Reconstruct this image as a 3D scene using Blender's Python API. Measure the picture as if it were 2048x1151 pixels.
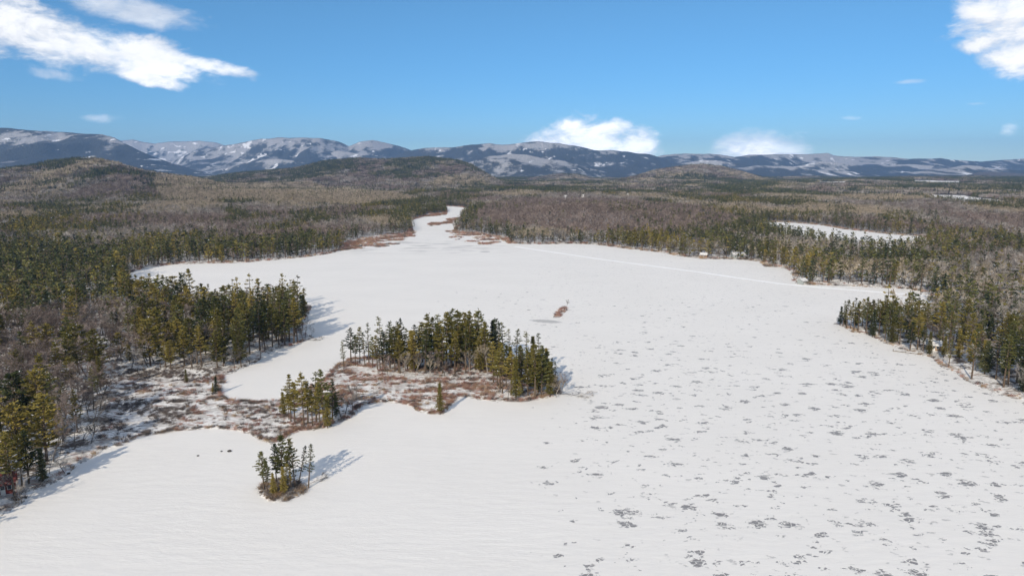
import bpy, math, random
import numpy as np
from mathutils import Vector, Euler

for o in list(bpy.data.objects):
    bpy.data.objects.remove(o)
SC = bpy.context.scene
COL = SC.collection
R = math.radians
rng = np.random.default_rng(7)
random.seed(7)

# ------------------------------------------------------------------ camera
CAMH, PITCH, FPX = 75.0, R(9.6), 1365.0
CP, SP = math.cos(PITCH), math.sin(PITCH)
cam = bpy.data.cameras.new('camera')
cam.sensor_width = 36.0
cam.lens = FPX / 2048 * 36
cam.clip_start = 1.0
cam.clip_end = 60000
camo = bpy.data.objects.new('camera', cam)
camo.location = (0, 0, CAMH)
camo.rotation_euler = (math.pi / 2 - PITCH, 0, 0)
COL.objects.link(camo)
SC.camera = camo

# ------------------------------------------------------------------ light
SUN_EL, SUN_AZ = R(28.5), R(180 + 22.5)      # azimuth clockwise from +Y: behind the camera, to its left
sun = bpy.data.lights.new('sun', 'SUN')
sun.energy = 3.4
sun.angle = R(0.53)
sun.color = (1.0, 0.89, 0.74)
suno = bpy.data.objects.new('sun', sun)
sd_ = Vector((math.sin(SUN_AZ) * math.cos(SUN_EL), math.cos(SUN_AZ) * math.cos(SUN_EL), math.sin(SUN_EL)))
suno.rotation_euler = (-sd_).to_track_quat('-Z', 'Y').to_euler()
suno.location = (-200, -200, 300)
COL.objects.link(suno)

SC.view_settings.view_transform = 'Standard'
SC.view_settings.look = 'None'
SC.view_settings.gamma = 1.0
SC.view_settings.exposure = 0.28
SC.render.film_transparent = False
SC.cycles.use_denoising = True
SC.cycles.denoiser = 'OPENIMAGEDENOISE'
SC.cycles.denoising_prefilter = 'ACCURATE'
SC.cycles.max_bounces = 3
SC.cycles.diffuse_bounces = 2
SC.cycles.use_adaptive_sampling = True
SC.cycles.adaptive_threshold = .02
SC.cycles.glossy_bounces = 2
SC.cycles.transmission_bounces = 2
SC.cycles.volume_bounces = 0
SC.cycles.transparent_max_bounces = 4
SC.cycles.sample_clamp_indirect = 4.0


# ------------------------------------------------------------------ pixel <-> place
def ray(px, py):
    a = (px - 1024.0) / FPX
    v = (py - 575.5) / FPX
    return a, CP - SP * v, -(SP + CP * v)          # x, forward, up


def P(px, py, z=0.0):
    a, f, u = ray(px, py)
    k = (z - CAMH) / u
    return a * k, f * k


def proj(x, y, z):
    d = CAMH - z
    den = y * CP + d * SP
    return 1024 + FPX * x / den, 575.5 + FPX * (d * CP - y * SP) / den


def height_for(y, py):
    v = (py - 575.5) / FPX
    return CAMH - y * (SP + v * CP) / (CP - v * SP)


def PP(l):
    return np.array([P(a, b) for a, b in l])


# ------------------------------------------------------------------ noise
def _h(ix, iy, s):
    n = (ix.astype(np.int64) * 374761393 + iy.astype(np.int64) * 668265263 + s * 1442695041) & 0xFFFFFFFF
    n = ((n ^ (n >> 13)) * 1274126177) & 0xFFFFFFFF
    n = n ^ (n >> 16)
    return (n & 0xFFFFFF) / float(0xFFFFFF)


def vnoise(x, y, s=0):
    x = np.asarray(x, float); y = np.asarray(y, float)
    ix = np.floor(x); iy = np.floor(y)
    fx = x - ix; fy = y - iy
    fx = fx * fx * (3 - 2 * fx); fy = fy * fy * (3 - 2 * fy)
    a = _h(ix, iy, s); b = _h(ix + 1, iy, s); c = _h(ix, iy + 1, s); d = _h(ix + 1, iy + 1, s)
    return (a * (1 - fx) + b * fx) * (1 - fy) + (c * (1 - fx) + d * fx) * fy


def fbm(x, y, s=0, o=4):
    t = 0; a = .5; n = 0
    for i in range(o):
        t = t + a * vnoise(x * 2 ** i, y * 2 ** i, s + i * 17); n += a; a *= .5
    return t / n


def sstep(a, b, x):
    t = np.clip((x - a) / (b - a), 0, 1)
    return t * t * (3 - 2 * t)


def inside(poly, x, y):
    r = np.zeros(x.shape, bool)
    n = len(poly)
    for i in range(n):
        x0, y0 = poly[i]; x1, y1 = poly[(i + 1) % n]
        c = (y0 > y) != (y1 > y)
        with np.errstate(divide='ignore', invalid='ignore'):
            xi = (x1 - x0) * (y - y0) / (y1 - y0 + 1e-12) + x0
        r ^= c & (x < xi)
    return r


def pdist(poly, x, y):
    d2 = np.full(x.shape, 1e18)
    n = len(poly)
    for i in range(n):
        x0, y0 = poly[i]; x1, y1 = poly[(i + 1) % n]
        dx, dy = x1 - x0, y1 - y0
        t = np.clip(((x - x0) * dx + (y - y0) * dy) / (dx * dx + dy * dy + 1e-9), 0, 1)
        d2 = np.minimum(d2, (x - x0 - t * dx) ** 2 + (y - y0 - t * dy) ** 2)
    return np.sqrt(d2)


def wiggle(poly, step, amp, seed):
    """breaks a traced outline into short uneven steps"""
    out = []
    n = len(poly)
    for i in range(n):
        p = poly[i]; q = poly[(i + 1) % n]
        L = math.hypot(q[0] - p[0], q[1] - p[1])
        st = step * (1 + math.hypot(*p) / 250)
        k = max(1, min(14, int(L / st)))
        for j in range(k):
            t = j / k
            x = p[0] * (1 - t) + q[0] * t; y = p[1] * (1 - t) + q[1] * t
            a = amp * min(1, L / 25)
            x += a * (float(vnoise(np.array([x / 5]), np.array([y / 5]), seed)[0]) - .5) * 2
            y += a * (float(vnoise(np.array([x / 5]), np.array([y / 5]), seed + 9)[0]) - .5) * 2
            out.append((x, y))
    return np.array(out)


# ------------------------------------------------------------------ shorelines
shore_px = [
    (0, 1030), (29, 1013), (48, 1003), (55, 990), (76, 980), (107, 966), (130, 952), (149, 933), (182, 915), (210, 898),
    (240, 892), (274, 875), (322, 866), (371, 859), (419, 857), (467, 860), (500, 867), (516, 877), (541, 887), (560, 880),
    (583, 867), (603, 861), (628, 859), (657, 854), (670, 846), (696, 838), (713, 824), (725, 811), (748, 806), (780, 804),
    (806, 807), (827, 813), (834, 821), (859, 827), (887, 827), (899, 811), (915, 793), (934, 794), (962, 799), (1009, 802),
    (1040, 803), (1087, 797), (1118, 787), (1122, 775), (1112, 757), (1090, 741), (1050, 725), (1000, 714), (940, 709), (850, 708),
    (760, 711), (705, 717), (678, 727), (662, 743), (650, 757), (632, 768), (600, 781), (560, 800), (532, 802), (488, 802),
    (468, 801), (450, 796), (441, 780), (447, 764), (446, 750), (464, 746), (493, 733), (523, 718), (548, 699), (589, 690),
    (610, 681), (629, 676), (614, 669), (603, 655), (612, 641), (623, 613), (596, 607), (540, 610), (450, 614), (398, 614),
    (370, 612), (330, 608), (290, 602), (262, 590), (252, 565), (258, 546), (276, 540), (300, 534), (345, 529), (400, 527), (450, 526),
    (500, 524), (560, 519), (620, 513), (660, 507), (690, 499), (692, 488), (730, 480), (770, 478), (800, 471), (825, 464),
    (824, 456), (821, 441), (849, 432), (892, 427), (895, 420), (884, 412), (907, 412.5), (939, 416), (937, 426), (922, 432),
    (918, 447), (905, 462), (950, 468), (982, 472), (1014, 478), (1023, 487), (1068, 488), (1100, 488), (1140, 487), (1191, 489),
    (1259, 498), (1310, 503), (1366, 513), (1410, 518), (1468, 518), (1518, 523), (1532, 533), (1569, 537), (1583, 543), (1588, 565),
    (1603, 569), (1654, 570), (1705, 572), (1756, 575.5), (1806, 577), (1840, 582), (1863, 594), (1866, 612), (1845, 634), (1790, 643), (1720, 646),
    (1675, 644), (1665, 648), (1681, 650), (1705, 664), (1737, 669), (1764, 684), (1798, 696), (1828, 707), (1866, 715), (1884, 734),
    (1911, 745), (1929, 759), (1956, 772), (1990, 784), (2024, 795), (2048, 801)]
LAKE = [tuple(p) for p in PP(shore_px)]
LAKE = [(-150, -180), (-140, 0), (-125, 95)] + LAKE + [(192, 160), (222, 60), (245, -180)]
LAKE = wiggle(LAKE, 1.5, 1.15, 3)
ISLET = wiggle([tuple(p) for p in PP([(519, 985), (528, 996), (547, 1003), (570, 1001), (596, 992), (614, 980), (613, 968), (590, 960), (555, 958), (525, 968)])], 1.2, .5, 5)
REEF = wiggle([tuple(p) for p in PP([(1106, 635), (1118, 635), (1133, 621), (1135, 614), (1124, 615), (1114, 624)])], 2, .8, 8)
POND = wiggle([tuple(p) for p in PP([(1512, 444), (1564, 444), (1607, 447), (1650, 451), (1685, 458), (1727, 462), (1768, 467), (1812, 471), (1845, 472), (1856, 477), (1840, 492), (1785, 509), (1725, 501), (1650, 487), (1555, 467)])], 3, 1.5, 12)


def shore_dist(x, y):
    """metres inland from the nearest frozen water; negative on the water"""
    wet = inside(LAKE, x, y) & ~inside(ISLET, x, y) & ~inside(REEF, x, y)
    wet |= inside(POND, x, y)
    d = np.minimum(np.minimum(pdist(LAKE, x, y), pdist(POND, x, y)), np.minimum(pdist(ISLET, x, y), pdist(REEF, x, y)))
    return np.where(wet, -d, d)


MARSH = PP([(195, 905), (205, 850), (212, 790), (215, 748), (300, 742), (390, 748), (450, 740), (455, 795), (557, 801), (600, 778), (660, 742), (672, 728),
            (700, 716), (1130, 700), (1135, 800), (1040, 808), (962, 803), (915, 797), (899, 815), (887, 832), (834, 826), (806, 810), (748, 810), (700, 842),
            (590, 872), (540, 893), (500, 870), (419, 860), (322, 869), (240, 896)])
CREEK_MARSH = [PP([(690, 500), (690, 484), (740, 474), (800, 468), (830, 462), (830, 480), (780, 492)]),
               PP([(892, 462), (950, 466), (1012, 475), (1026, 488), (960, 489), (900, 478)]),
               PP([(858, 448), (866, 445), (905, 443), (903, 446), (870, 451), (860, 452)]), PP([(894, 439), (900, 437), (918, 436), (919, 440), (900, 442)]), PP([(850, 429), (893, 425), (893, 429), (870, 432), (850, 433)])]
FIELDS = [PP([(1862, 394), (1925, 395), (1960, 399), (2005, 404), (2008, 414), (1930, 413), (1850, 404)]),
          PP([(1636, 371), (1692, 373), (1696, 379.5), (1634, 377.5)]),
          PP([(1822, 369), (1922, 371), (1923, 375.5), (1825, 374.8)])]
COTTAGE_CLEAR = [(P(1475, 515), 6.5), (P(1408, 515), 4.5), (P(1604, 566), 3.8), (P(12, 985), 5), (P(1870, 697), 4.5)]


for hx_, hy_, dep in ((1131, 399, 210), (1166, 398.5, 210), (1256, 396, 230)):
    a_, b_ = P(hx_, hy_); k_ = a_ / b_
    FIELDS.append(np.array([(a_ - 6, b_ + 6), (a_ + 6, b_ + 6), (k_ * (b_ - dep) + 4, b_ - dep), (k_ * (b_ - dep) - 4, b_ - dep)]))


# ------------------------------------------------------------------ terrain
def uw(px, py):
    a, f, u = ray(px, py)
    return a / f, u / f


def crest_at(crest, u):
    c = np.array([uw(a, b) for a, b in crest])
    return np.interp(u, c[:, 0], c[:, 1])


HILLS = [   # crest line as seen, distance, front width, back width
    ([(-420, 375), (-200, 352), (-80, 340), (0, 336), (60, 329), (100, 320), (150, 314), (190, 314), (225, 320), (260, 331), (300, 340), (350, 347), (420, 352), (520, 358)], 2500, 1100, 900),
    ([(330, 352), (420, 347), (520, 341), (590, 334), (650, 320), (720, 314), (770, 316), (850, 311), (900, 316), (940, 318), (965, 326), (990, 341), (1010, 349), (1060, 357)], 4300, 1500, 900),
    ([(1150, 362), (1210, 353), (1270, 347), (1320, 336), (1370, 329), (1405, 326), (1440, 330), (1480, 340), (1520, 350), (1570, 357), (1640, 362)], 4500, 1000, 800),
    ([(1000, 362), (1060, 350), (1120, 340), (1160, 338), (1200, 345), (1240, 356)], 5600, 900, 700),
    ([(1500, 364), (1650, 359), (1750, 361), (1850, 360), (1950, 357), (2100, 352), (2300, 348)], 5000, 1500, 900),
    ([(1820, 362), (1900, 349), (1960, 338), (2000, 341), (2060, 344), (2200, 345)], 6300, 1000, 800),
    ([(300, 392), (400, 379), (560, 376), (680, 383), (780, 398)], 1950, 500, 450),
    ([(930, 421), (1050, 404), (1180, 402), (1300, 411), (1420, 424)], 1080, 260, 300),
]


def ground_z(x, y, sd=None):
    x = np.asarray(x, float); y = np.asarray(y, float)
    if sd is None:
        sd = shore_dist(x, y)
    r = np.hypot(x, y)
    u = x / np.maximum(y, 1.0)
    bank = .3 + .75 * sstep(0, 9, sd) + .5 * sstep(5, 40, sd) * fbm(x / 9, y / 9, 4, 3)
    marsh = sstep(0, 6, np.where(inside(MARSH, x, y), pdist(MARSH, x, y), 0))
    bank = bank * (1 - marsh) + marsh * (.3 + .25 * fbm(x / 4, y / 4, 41, 2))
    roll = sstep(25, 500, sd) * (fbm(x / 260, y / 260, 5, 3) * 11 - 2 + sstep(1200, 4500, r) * (fbm(x / 900, y / 900, 6, 3) - .3) * 50)
    z = bank + np.maximum(roll, 0)
    for i, (crest, D, wf, wb) in enumerate(HILLS):
        w = crest_at(crest, u)
        Dw = D + (fbm(u * 9 + i * 3.3, u * 0 + i, 60 + i, 3) - .5) * wf * .5
        H = CAMH + Dw * w - 14
        us = [uw(a, b)[0] for a, b in (crest[0], crest[-1])]
        m = sstep(us[0], us[0] + .12, u) * (1 - sstep(us[1] - .12, us[1], u))
        t = (y - Dw) / np.where(y < Dw, wf, wb)
        f = (.5 + .5 * np.cos(np.pi * np.clip(t, -1, 1)))
        f = f * (1 - .32 * np.sin(np.pi * np.clip(np.abs(t), 0, 1)) * (fbm(x / (wf * .35), y / (wf * .8), 70 + i, 3) - .2))
        z = np.maximum(z, np.where(sd > 30, z * (1 - f * m) + H * f * m * sstep(30, 200, sd), z))
    return np.where(sd > 0, z, -.6 * sstep(0, 2.5, -sd) - .05)


def mesh_np(name, co, quads):
    me = bpy.data.meshes.new(name)
    me.vertices.add(len(co)); me.vertices.foreach_set('co', np.asarray(co, np.float32).ravel())
    q = np.asarray(quads, np.int32)
    k = q.shape[1]
    me.loops.add(q.size); me.loops.foreach_set('vertex_index', q.ravel())
    me.polygons.add(len(q))
    me.polygons.foreach_set('loop_start', np.arange(0, q.size, k, dtype=np.int32))
    me.polygons.foreach_set('loop_total', np.full(len(q), k, np.int32))
    me.update(calc_edges=True)
    me.validate()
    return me


def grid_quads(nr, nc):
    i = np.arange(nr - 1)[:, None] * nc + np.arange(nc - 1)[None, :]
    return np.stack([i, i + 1, i + nc + 1, i + nc], -1).reshape(-1, 4)


def attr(me, name, vals):
    a = me.attributes.new(name, 'FLOAT', 'POINT')
    a.data.foreach_set('value', np.asarray(vals, np.float32))


def add(name, me, mat=None, parent=None, label=None, cat=None, group=None, kind=None):
    o = bpy.data.objects.new(name, me)
    COL.objects.link(o)
    if mat is not None and me is not None and len(me.materials) == 0:
        me.materials.append(mat)
    if parent is not None:
        o.parent = parent
    tag(o, label, cat, group, kind)
    return o


def tag(o, label=None, cat=None, group=None, kind=None):
    if label: o['label'] = label
    if cat: o['category'] = cat
    if group: o['group'] = group
    if kind: o['kind'] = kind


# ------------------------------------------------------------------ materials
class NT:
    def __init__(s, tree):
        s.t = tree; s.n = tree.nodes; s.l = tree.links
        s.n.clear()

    def node(s, typ, **kw):
        n = s.n.new(typ)
        for k, v in kw.items():
            if k == 'inp':
                for kk, vv in v.items():
                    s.set(n.inputs[kk], vv)
            else:
                setattr(n, k, v)
        return n

    def set(s, sock, v):
        if isinstance(v, bpy.types.NodeSocket):
            s.l.new(v, sock)
        elif v is not None:
            sock.default_value = v

    def m(s, op, a, b=None, c=None, clamp=False):
        n = s.node('ShaderNodeMath', operation=op, use_clamp=clamp)
        s.set(n.inputs[0], a)
        if b is not None: s.set(n.inputs[1], b)
        if c is not None: s.set(n.inputs[2], c)
        return n.outputs[0]

    def rng(s, v, a, b, c=0.0, d=1.0, smooth=True):
        n = s.node('ShaderNodeMapRange', interpolation_type='SMOOTHSTEP' if smooth else 'LINEAR')
        s.set(n.inputs['Value'], v); s.set(n.inputs['From Min'], a); s.set(n.inputs['From Max'], b)
        s.set(n.inputs['To Min'], c); s.set(n.inputs['To Max'], d)
        return n.outputs['Result']

    def noise(s, vec, scale, detail=3.0, rough=.5, dist=0.0):
        n = s.node('ShaderNodeTexNoise', inp={'Scale': scale, 'Detail': detail, 'Roughness': rough, 'Distortion': dist})
        s.set(n.inputs['Vector'], vec)
        return n.outputs['Fac']

    def mapv(s, vec, scale=(1, 1, 1), rot=(0, 0, 0), loc=(0, 0, 0)):
        n = s.node('ShaderNodeMapping')
        s.set(n.inputs['Vector'], vec)
        n.inputs['Scale'].default_value = scale; n.inputs['Rotation'].default_value = rot; n.inputs['Location'].default_value = loc
        return n.outputs['Vector']

    def mix(s, f, a, b):
        n = s.node('ShaderNodeMix', data_type='RGBA')
        s.set(n.inputs['Factor'], f)
        for sock, v in ((n.inputs['A'], a), (n.inputs['B'], b)): pass
        ia = [i for i in n.inputs if i.name == 'A' and i.type == 'RGBA'][0]
        ib = [i for i in n.inputs if i.name == 'B' and i.type == 'RGBA'][0]
        s.set(ia, c4(a)); s.set(ib, c4(b))
        return [o for o in n.outputs if o.type == 'RGBA'][0]


def c4(v):
    if isinstance(v, bpy.types.NodeSocket): return v
    return tuple(v) + (1.0,) if len(v) == 3 else v


def material(name):
    m = bpy.data.materials.new(name)
    m.use_nodes = True
    t = NT(m.node_tree)
    out = t.node('ShaderNodeOutputMaterial')
    b = t.node('ShaderNodeBsdfPrincipled')
    b.inputs['Specular IOR Level'].default_value = .15
    b.inputs['Roughness'].default_value = .85
    t.l.new(b.outputs[0], out.inputs[0])
    return m, t, b


def simple(name, col, var=.25, rough=.85, scale=1.0, spec=.15):
    m, t, b = material(name)
    pos = t.node('ShaderNodeTexCoord').outputs['Object']
    n = t.noise(pos, scale, 3)
    f = t.rng(n, .3, .7)
    t.set(b.inputs['Base Color'], t.mix(f, [c * (1 - var) for c in col], [min(1, c * (1 + var)) for c in col]))
    b.inputs['Roughness'].default_value = rough
    b.inputs['Specular IOR Level'].default_value = spec
    return m


def foliage(name, cols, snow=0.0):
    """cols: dark, mid, light tints picked per tree and per clump"""
    m, t, b = material(name)
    oi = t.node('ShaderNodeObjectInfo')
    pos = t.node('ShaderNodeTexCoord').outputs['Object']
    n = t.noise(pos, .55, 3, .6)
    r = t.m('ADD', t.m('MULTIPLY', oi.outputs['Random'], .80), t.m('MULTIPLY', t.m('SUBTRACT', n, .28), .55))
    ramp = t.node('ShaderNodeValToRGB')
    e = ramp.color_ramp.elements
    e[0].position = .12; e[0].color = c4(cols[0])
    e[1].position = .95; e[1].color = c4(cols[2])
    k = e.new(.5); k.color = c4(cols[1])
    t.set(ramp.inputs[0], r)
    t.set(b.inputs['Base Color'], ramp.outputs[0])
    b.inputs['Roughness'].default_value = .7
    b.inputs['Specular IOR Level'].default_value = .12
    return m


M = {}
M['pine'] = foliage('pine_needles', [(.026, .036, .017), (.075, .082, .026), (.17, .158, .050)])
M['spruce'] = foliage('spruce_needles', [(.020, .030, .017), (.055, .066, .029), (.125, .126, .052)])
M['olive'] = foliage('olive_needles', [(.065, .064, .018), (.15, .128, .030), (.27, .21, .054)])
M['twig_grey'] = foliage('grey_twigs', [(.11, .10, .09), (.25, .225, .20), (.46, .42, .375)])
M['twig_tan'] = foliage('tan_twigs', [(.16, .125, .085), (.32, .265, .19), (.50, .42, .31)])
M['twig_brown'] = foliage('brown_twigs', [(.09, .068, .058), (.20, .155, .13), (.36, .29, .25)])
M['bark'] = simple('grey_bark', (.12, .105, .09), .35, .9, 2.0)
M['bark_pale'] = simple('pale_bark', (.34, .30, .26), .35, .9, 2.5)
M['bark_pine'] = simple('pine_bark', (.12, .088, .062), .35, .9, 2.0)
M['brush_red'] = foliage('red_brush', [(.20, .095, .078), (.36, .20, .155), (.52, .34, .26)])
M['brush_dark'] = foliage('dark_brush', [(.075, .064, .058), (.145, .122, .108), (.26, .22, .195)])
M['brush_tan'] = foliage('tan_brush', [(.20, .13, .075), (.34, .235, .14), (.46, .34, .22)])
M['snow_clump'] = simple('snow_clump', (.80, .81, .83), .05, .8, 3.0)
M['rock'] = simple('dark_rock', (.06, .055, .05), .4, .8, 3.0)


def mat_ground():
    m, t, b = material('snowy_ground')
    pos = t.node('ShaderNodeNewGeometry').outputs['Position']
    a = t.node('ShaderNodeAttribute', attribute_name='litter').outputs['Fac']
    g = t.node('ShaderNodeAttribute', attribute_name='marsh').outputs['Fac']
    far = t.node('ShaderNodeAttribute', attribute_name='far').outputs['Fac']
    n1 = t.noise(pos, .16, 5, .62)
    n2 = t.noise(pos, .9, 4, .6)
    f = t.m('ADD', t.m('MULTIPLY', n1, .6), t.m('MULTIPLY', n2, .45))
    lit = t.rng(f, .46, .58)
    lit = t.m('MULTIPLY', lit, a)
    snowc = t.mix(t.noise(pos, .06, 3), (.80, .775, .725), (.88, .853, .80))
    brown = t.mix(n2, (.07, .055, .045), (.20, .155, .12))
    c = t.mix(lit, snowc, brown)
    mp = t.mapv(pos, (.28, .55, .4))
    n3 = t.noise(mp, 1.0, 6, .62)
    mm = t.m('MULTIPLY', t.rng(n3, .53, .64), g)
    red = t.mix(t.rng(t.noise(pos, .05, 2), .4, .6), (.36, .22, .175), (.17, .145, .13))
    c = t.mix(mm, c, red)
    farc = t.mix(t.rng(n1, .35, .65), (.055, .052, .048), (.17, .145, .13))
    c = t.mix(far, c, farc)
    t.set(b.inputs['Base Color'], c)
    bump = t.node('ShaderNodeBump', inp={'Strength': .5, 'Distance': .4, 'Height': f})
    t.l.new(bump.outputs[0], b.inputs['Normal'])
    return m


def mat_lake():
    m, t, b = material('snow_on_ice')
    pos = t.node('ShaderNodeNewGeometry').outputs['Position']
    sep = t.node('ShaderNodeSeparateXYZ', inp={'Vector': pos})
    x, y = sep.outputs[0], sep.outputs[1]
    # broken windows of bare ice, thickest toward the open south-east of the lake
    warp = t.noise(pos, .05, 2)
    edge = t.m('ADD', x, t.m('MULTIPLY', t.m('SUBTRACT', warp, .5), 60))
    reg = t.rng(edge, -6, 26)
    near = t.rng(y, 430, 190)
    far_reg = t.m('MULTIPLY', t.rng(edge, -75, -10), t.m('MULTIPLY', t.rng(y, 195, 240), t.rng(y, 520, 380)))
    patch = t.noise(t.mapv(pos, (.15, .22, 1), (0, 0, R(8))), 1.0, 1.5, .5)
    frag = t.noise(t.mapv(pos, (.62, .85, 1), (0, 0, R(-14))), 1.0, 3.5, .6, .4)
    crack = t.node('ShaderNodeTexVoronoi', feature='DISTANCE_TO_EDGE', inp={'Scale': .55})
    t.set(crack.inputs['Vector'], t.mapv(pos, (1, 1.5, 1)))
    s = t.m('ADD', t.m('MULTIPLY', patch, .95), t.m('MULTIPLY', frag, .62))
    thr = t.m('SUBTRACT', .965, t.m('MULTIPLY', t.m('MAXIMUM', t.m('MULTIPLY', reg, near), t.m('MULTIPLY', far_reg, .62)), .0))
    gate = t.m('MAXIMUM', t.m('MULTIPLY', reg, t.m('ADD', .35, t.m('MULTIPLY', near, .65))), t.m('MULTIPLY', far_reg, .6))
    thr = t.m('SUBTRACT', 1.20, t.m('MULTIPLY', gate, .262))
    ice = t.rng(s, thr, t.m('ADD', thr, .022))
    ice = t.m('MULTIPLY', ice, t.rng(crack.outputs['Distance'], .02, .06))
    dash = t.noise(t.mapv(pos, (.30, .42, 1), (0, 0, R(5)), (31, 7, 0)), 1.0, 4, .62)
    faint = t.m('MULTIPLY', t.rng(t.m('ADD', dash, t.m('MULTIPLY', t.m('MAXIMUM', reg, far_reg), .075)), .695, .735), .42)
    ice = t.m('MAXIMUM', ice, t.m('MULTIPLY', faint, t.m('MAXIMUM', reg, far_reg)))
    vor = t.node('ShaderNodeTexVoronoi', feature='F1', inp={'Scale': 1.0, 'Randomness': 1.0})
    t.set(vor.inputs['Vector'], t.mapv(pos, (.145, .19, 1), (0, 0, R(6))))
    size = t.node('ShaderNodeSeparateColor', inp={'Color': vor.outputs['Color']}).outputs[0]
    q = t.m('SUBTRACT', t.m('MULTIPLY', t.m('MULTIPLY', size, gate), .36), vor.outputs['Distance'])
    q = t.m('ADD', q, t.m('MULTIPLY', t.m('SUBTRACT', frag, .52), 1.15))
    clump = t.m('MULTIPLY', t.rng(q, .0, .075), t.rng(gate, .12, .3))
    clump = t.m('MULTIPLY', clump, t.rng(crack.outputs['Distance'], .015, .05))
    ice = t.m('MAXIMUM', ice, clump)
    # lone stains: thin wet ice by the reef and the creek mouth
    for (cx, cy), rx, ry, rot in ((P(1092, 642), 9, 4, -.35), (P(970, 503), 5.5, 5, 0)):
        dx = t.m('SUBTRACT', x, cx); dy = t.m('SUBTRACT', y, cy)
        ex = t.m('ADD', t.m('MULTIPLY', dx, math.cos(rot) / rx), t.m('MULTIPLY', dy, math.sin(rot) / rx))
        ey = t.m('ADD', t.m('MULTIPLY', dx, -math.sin(rot) / ry), t.m('MULTIPLY', dy, math.cos(rot) / ry))
        e = t.m('ADD', t.m('MULTIPLY', ex, ex), t.m('MULTIPLY', ey, ey))
        e = t.m('ADD', e, t.m('MULTIPLY', t.m('SUBTRACT', frag, .5), 1.6))
        ice = t.m('MAXIMUM', ice, t.m('MULTIPLY', t.rng(e, 1.1, .4), .55))
    # grey slush at the creek mouth
    mx, my = P(850, 492)
    cm = t.m('MULTIPLY', t.rng(t.m('ABSOLUTE', t.m('SUBTRACT', y, my)), 90, 30), t.rng(t.m('ABSOLUTE', t.m('SUBTRACT', x, mx)), 120, 60))
    sl = t.noise(t.mapv(pos, (.03, .09, 1)), 1.0, 5, .65)
    slush = t.m('MULTIPLY', t.m('MULTIPLY', t.rng(sl, .5, .62), cm), .42)
    ice = t.m('MAXIMUM', ice, slush)
    tone = t.noise(t.mapv(pos, (.02, .035, 1)), 1.0, 4, .55)
    drift = t.noise(t.mapv(pos, (.16, .5, 1), (0, 0, R(12))), 1.0, 4, .6)
    sn = t.mix(t.m('ADD', t.m('MULTIPLY', tone, .6), t.m('MULTIPLY', drift, .4)), (.755, .73, .68), (.90, .872, .815))
    icec = t.mix(frag, (.17, .165, .16), (.35, .342, .335))
    t.set(b.inputs['Base Color'], t.mix(ice, sn, icec))
    t.set(b.inputs['Roughness'], t.m('SUBTRACT', .85, t.m('MULTIPLY', ice, .25)))
    fine = t.noise(t.mapv(pos, (.8, 2.4, 1), (0, 0, R(15))), 1.0, 4, .65)
    h = t.m('ADD', t.m('MULTIPLY', drift, .6), t.m('MULTIPLY', fine, .18))
    h = t.m('SUBTRACT', h, t.m('MULTIPLY', ice, .12))
    bump = t.node('ShaderNodeBump', inp={'Strength': .6, 'Distance': .32, 'Height': h})
    t.l.new(bump.outputs[0], b.inputs['Normal'])
    return m


def mat_mountain():
    m, t, b = material('wooded_mountain')
    pos = t.node('ShaderNodeNewGeometry').outputs['Position']
    rel = t.node('ShaderNodeAttribute', attribute_name='rel').outputs['Fac']
    big = t.noise(t.mapv(pos, (.0012, .0005, .0030)), 1.0, 4, .55, .6)
    midn = t.noise(t.mapv(pos, (.0060, .0018, .012)), 1.0, 5, .6, .3)
    fine = t.noise(t.mapv(pos, (.035, .02, .05)), 1.0, 3, .7)
    con = t.m('ADD', t.m('MULTIPLY', big, .62), t.m('MULTIPLY', midn, .58))
    con = t.m('ADD', con, t.m('MULTIPLY', t.m('SUBTRACT', fine, .5), .25))
    frost = t.rng(rel, .55, .98, 0, .16)
    con = t.m('SUBTRACT', con, frost)
    con = t.m('ADD', con, t.node('ShaderNodeAttribute', attribute_name='conifers').outputs['Fac'])
    fold = t.node('ShaderNodeAttribute', attribute_name='fold').outputs['Fac']
    con = t.m('ADD', con, t.m('MULTIPLY', t.m('SUBTRACT', fold, .68), .48))
    dark = t.rng(con, .55, .66)
    decid = t.mix(fine, (.24, .235, .235), (.50, .49, .485))
    conc = t.mix(fine, (.03, .037, .038), (.075, .08, .08))
    c = t.mix(dark, decid, conc)
    sn = t.m('ADD', t.m('MULTIPLY', t.noise(t.mapv(pos, (.0058, .0016, .011), loc=(7, 3, 1)), 1.0, 6, .62, .4), 1.0), t.m('MULTIPLY', t.m('SUBTRACT', fine, .5), .1))
    sn = t.m('SUBTRACT', sn, t.m('MULTIPLY', t.m('SUBTRACT', fold, .68), .34))
    snow = t.rng(sn, .595, .63)
    c = t.mix(t.m('MULTIPLY', snow, .9), c, (.86, .86, .86))
    t.set(b.inputs['Base Color'], c)
    bump = t.node('ShaderNodeBump', inp={'Strength': .9, 'Distance': 18.0, 'Height': fine})
    t.l.new(bump.outputs[0], b.inputs['Normal'])
    return m


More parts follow.
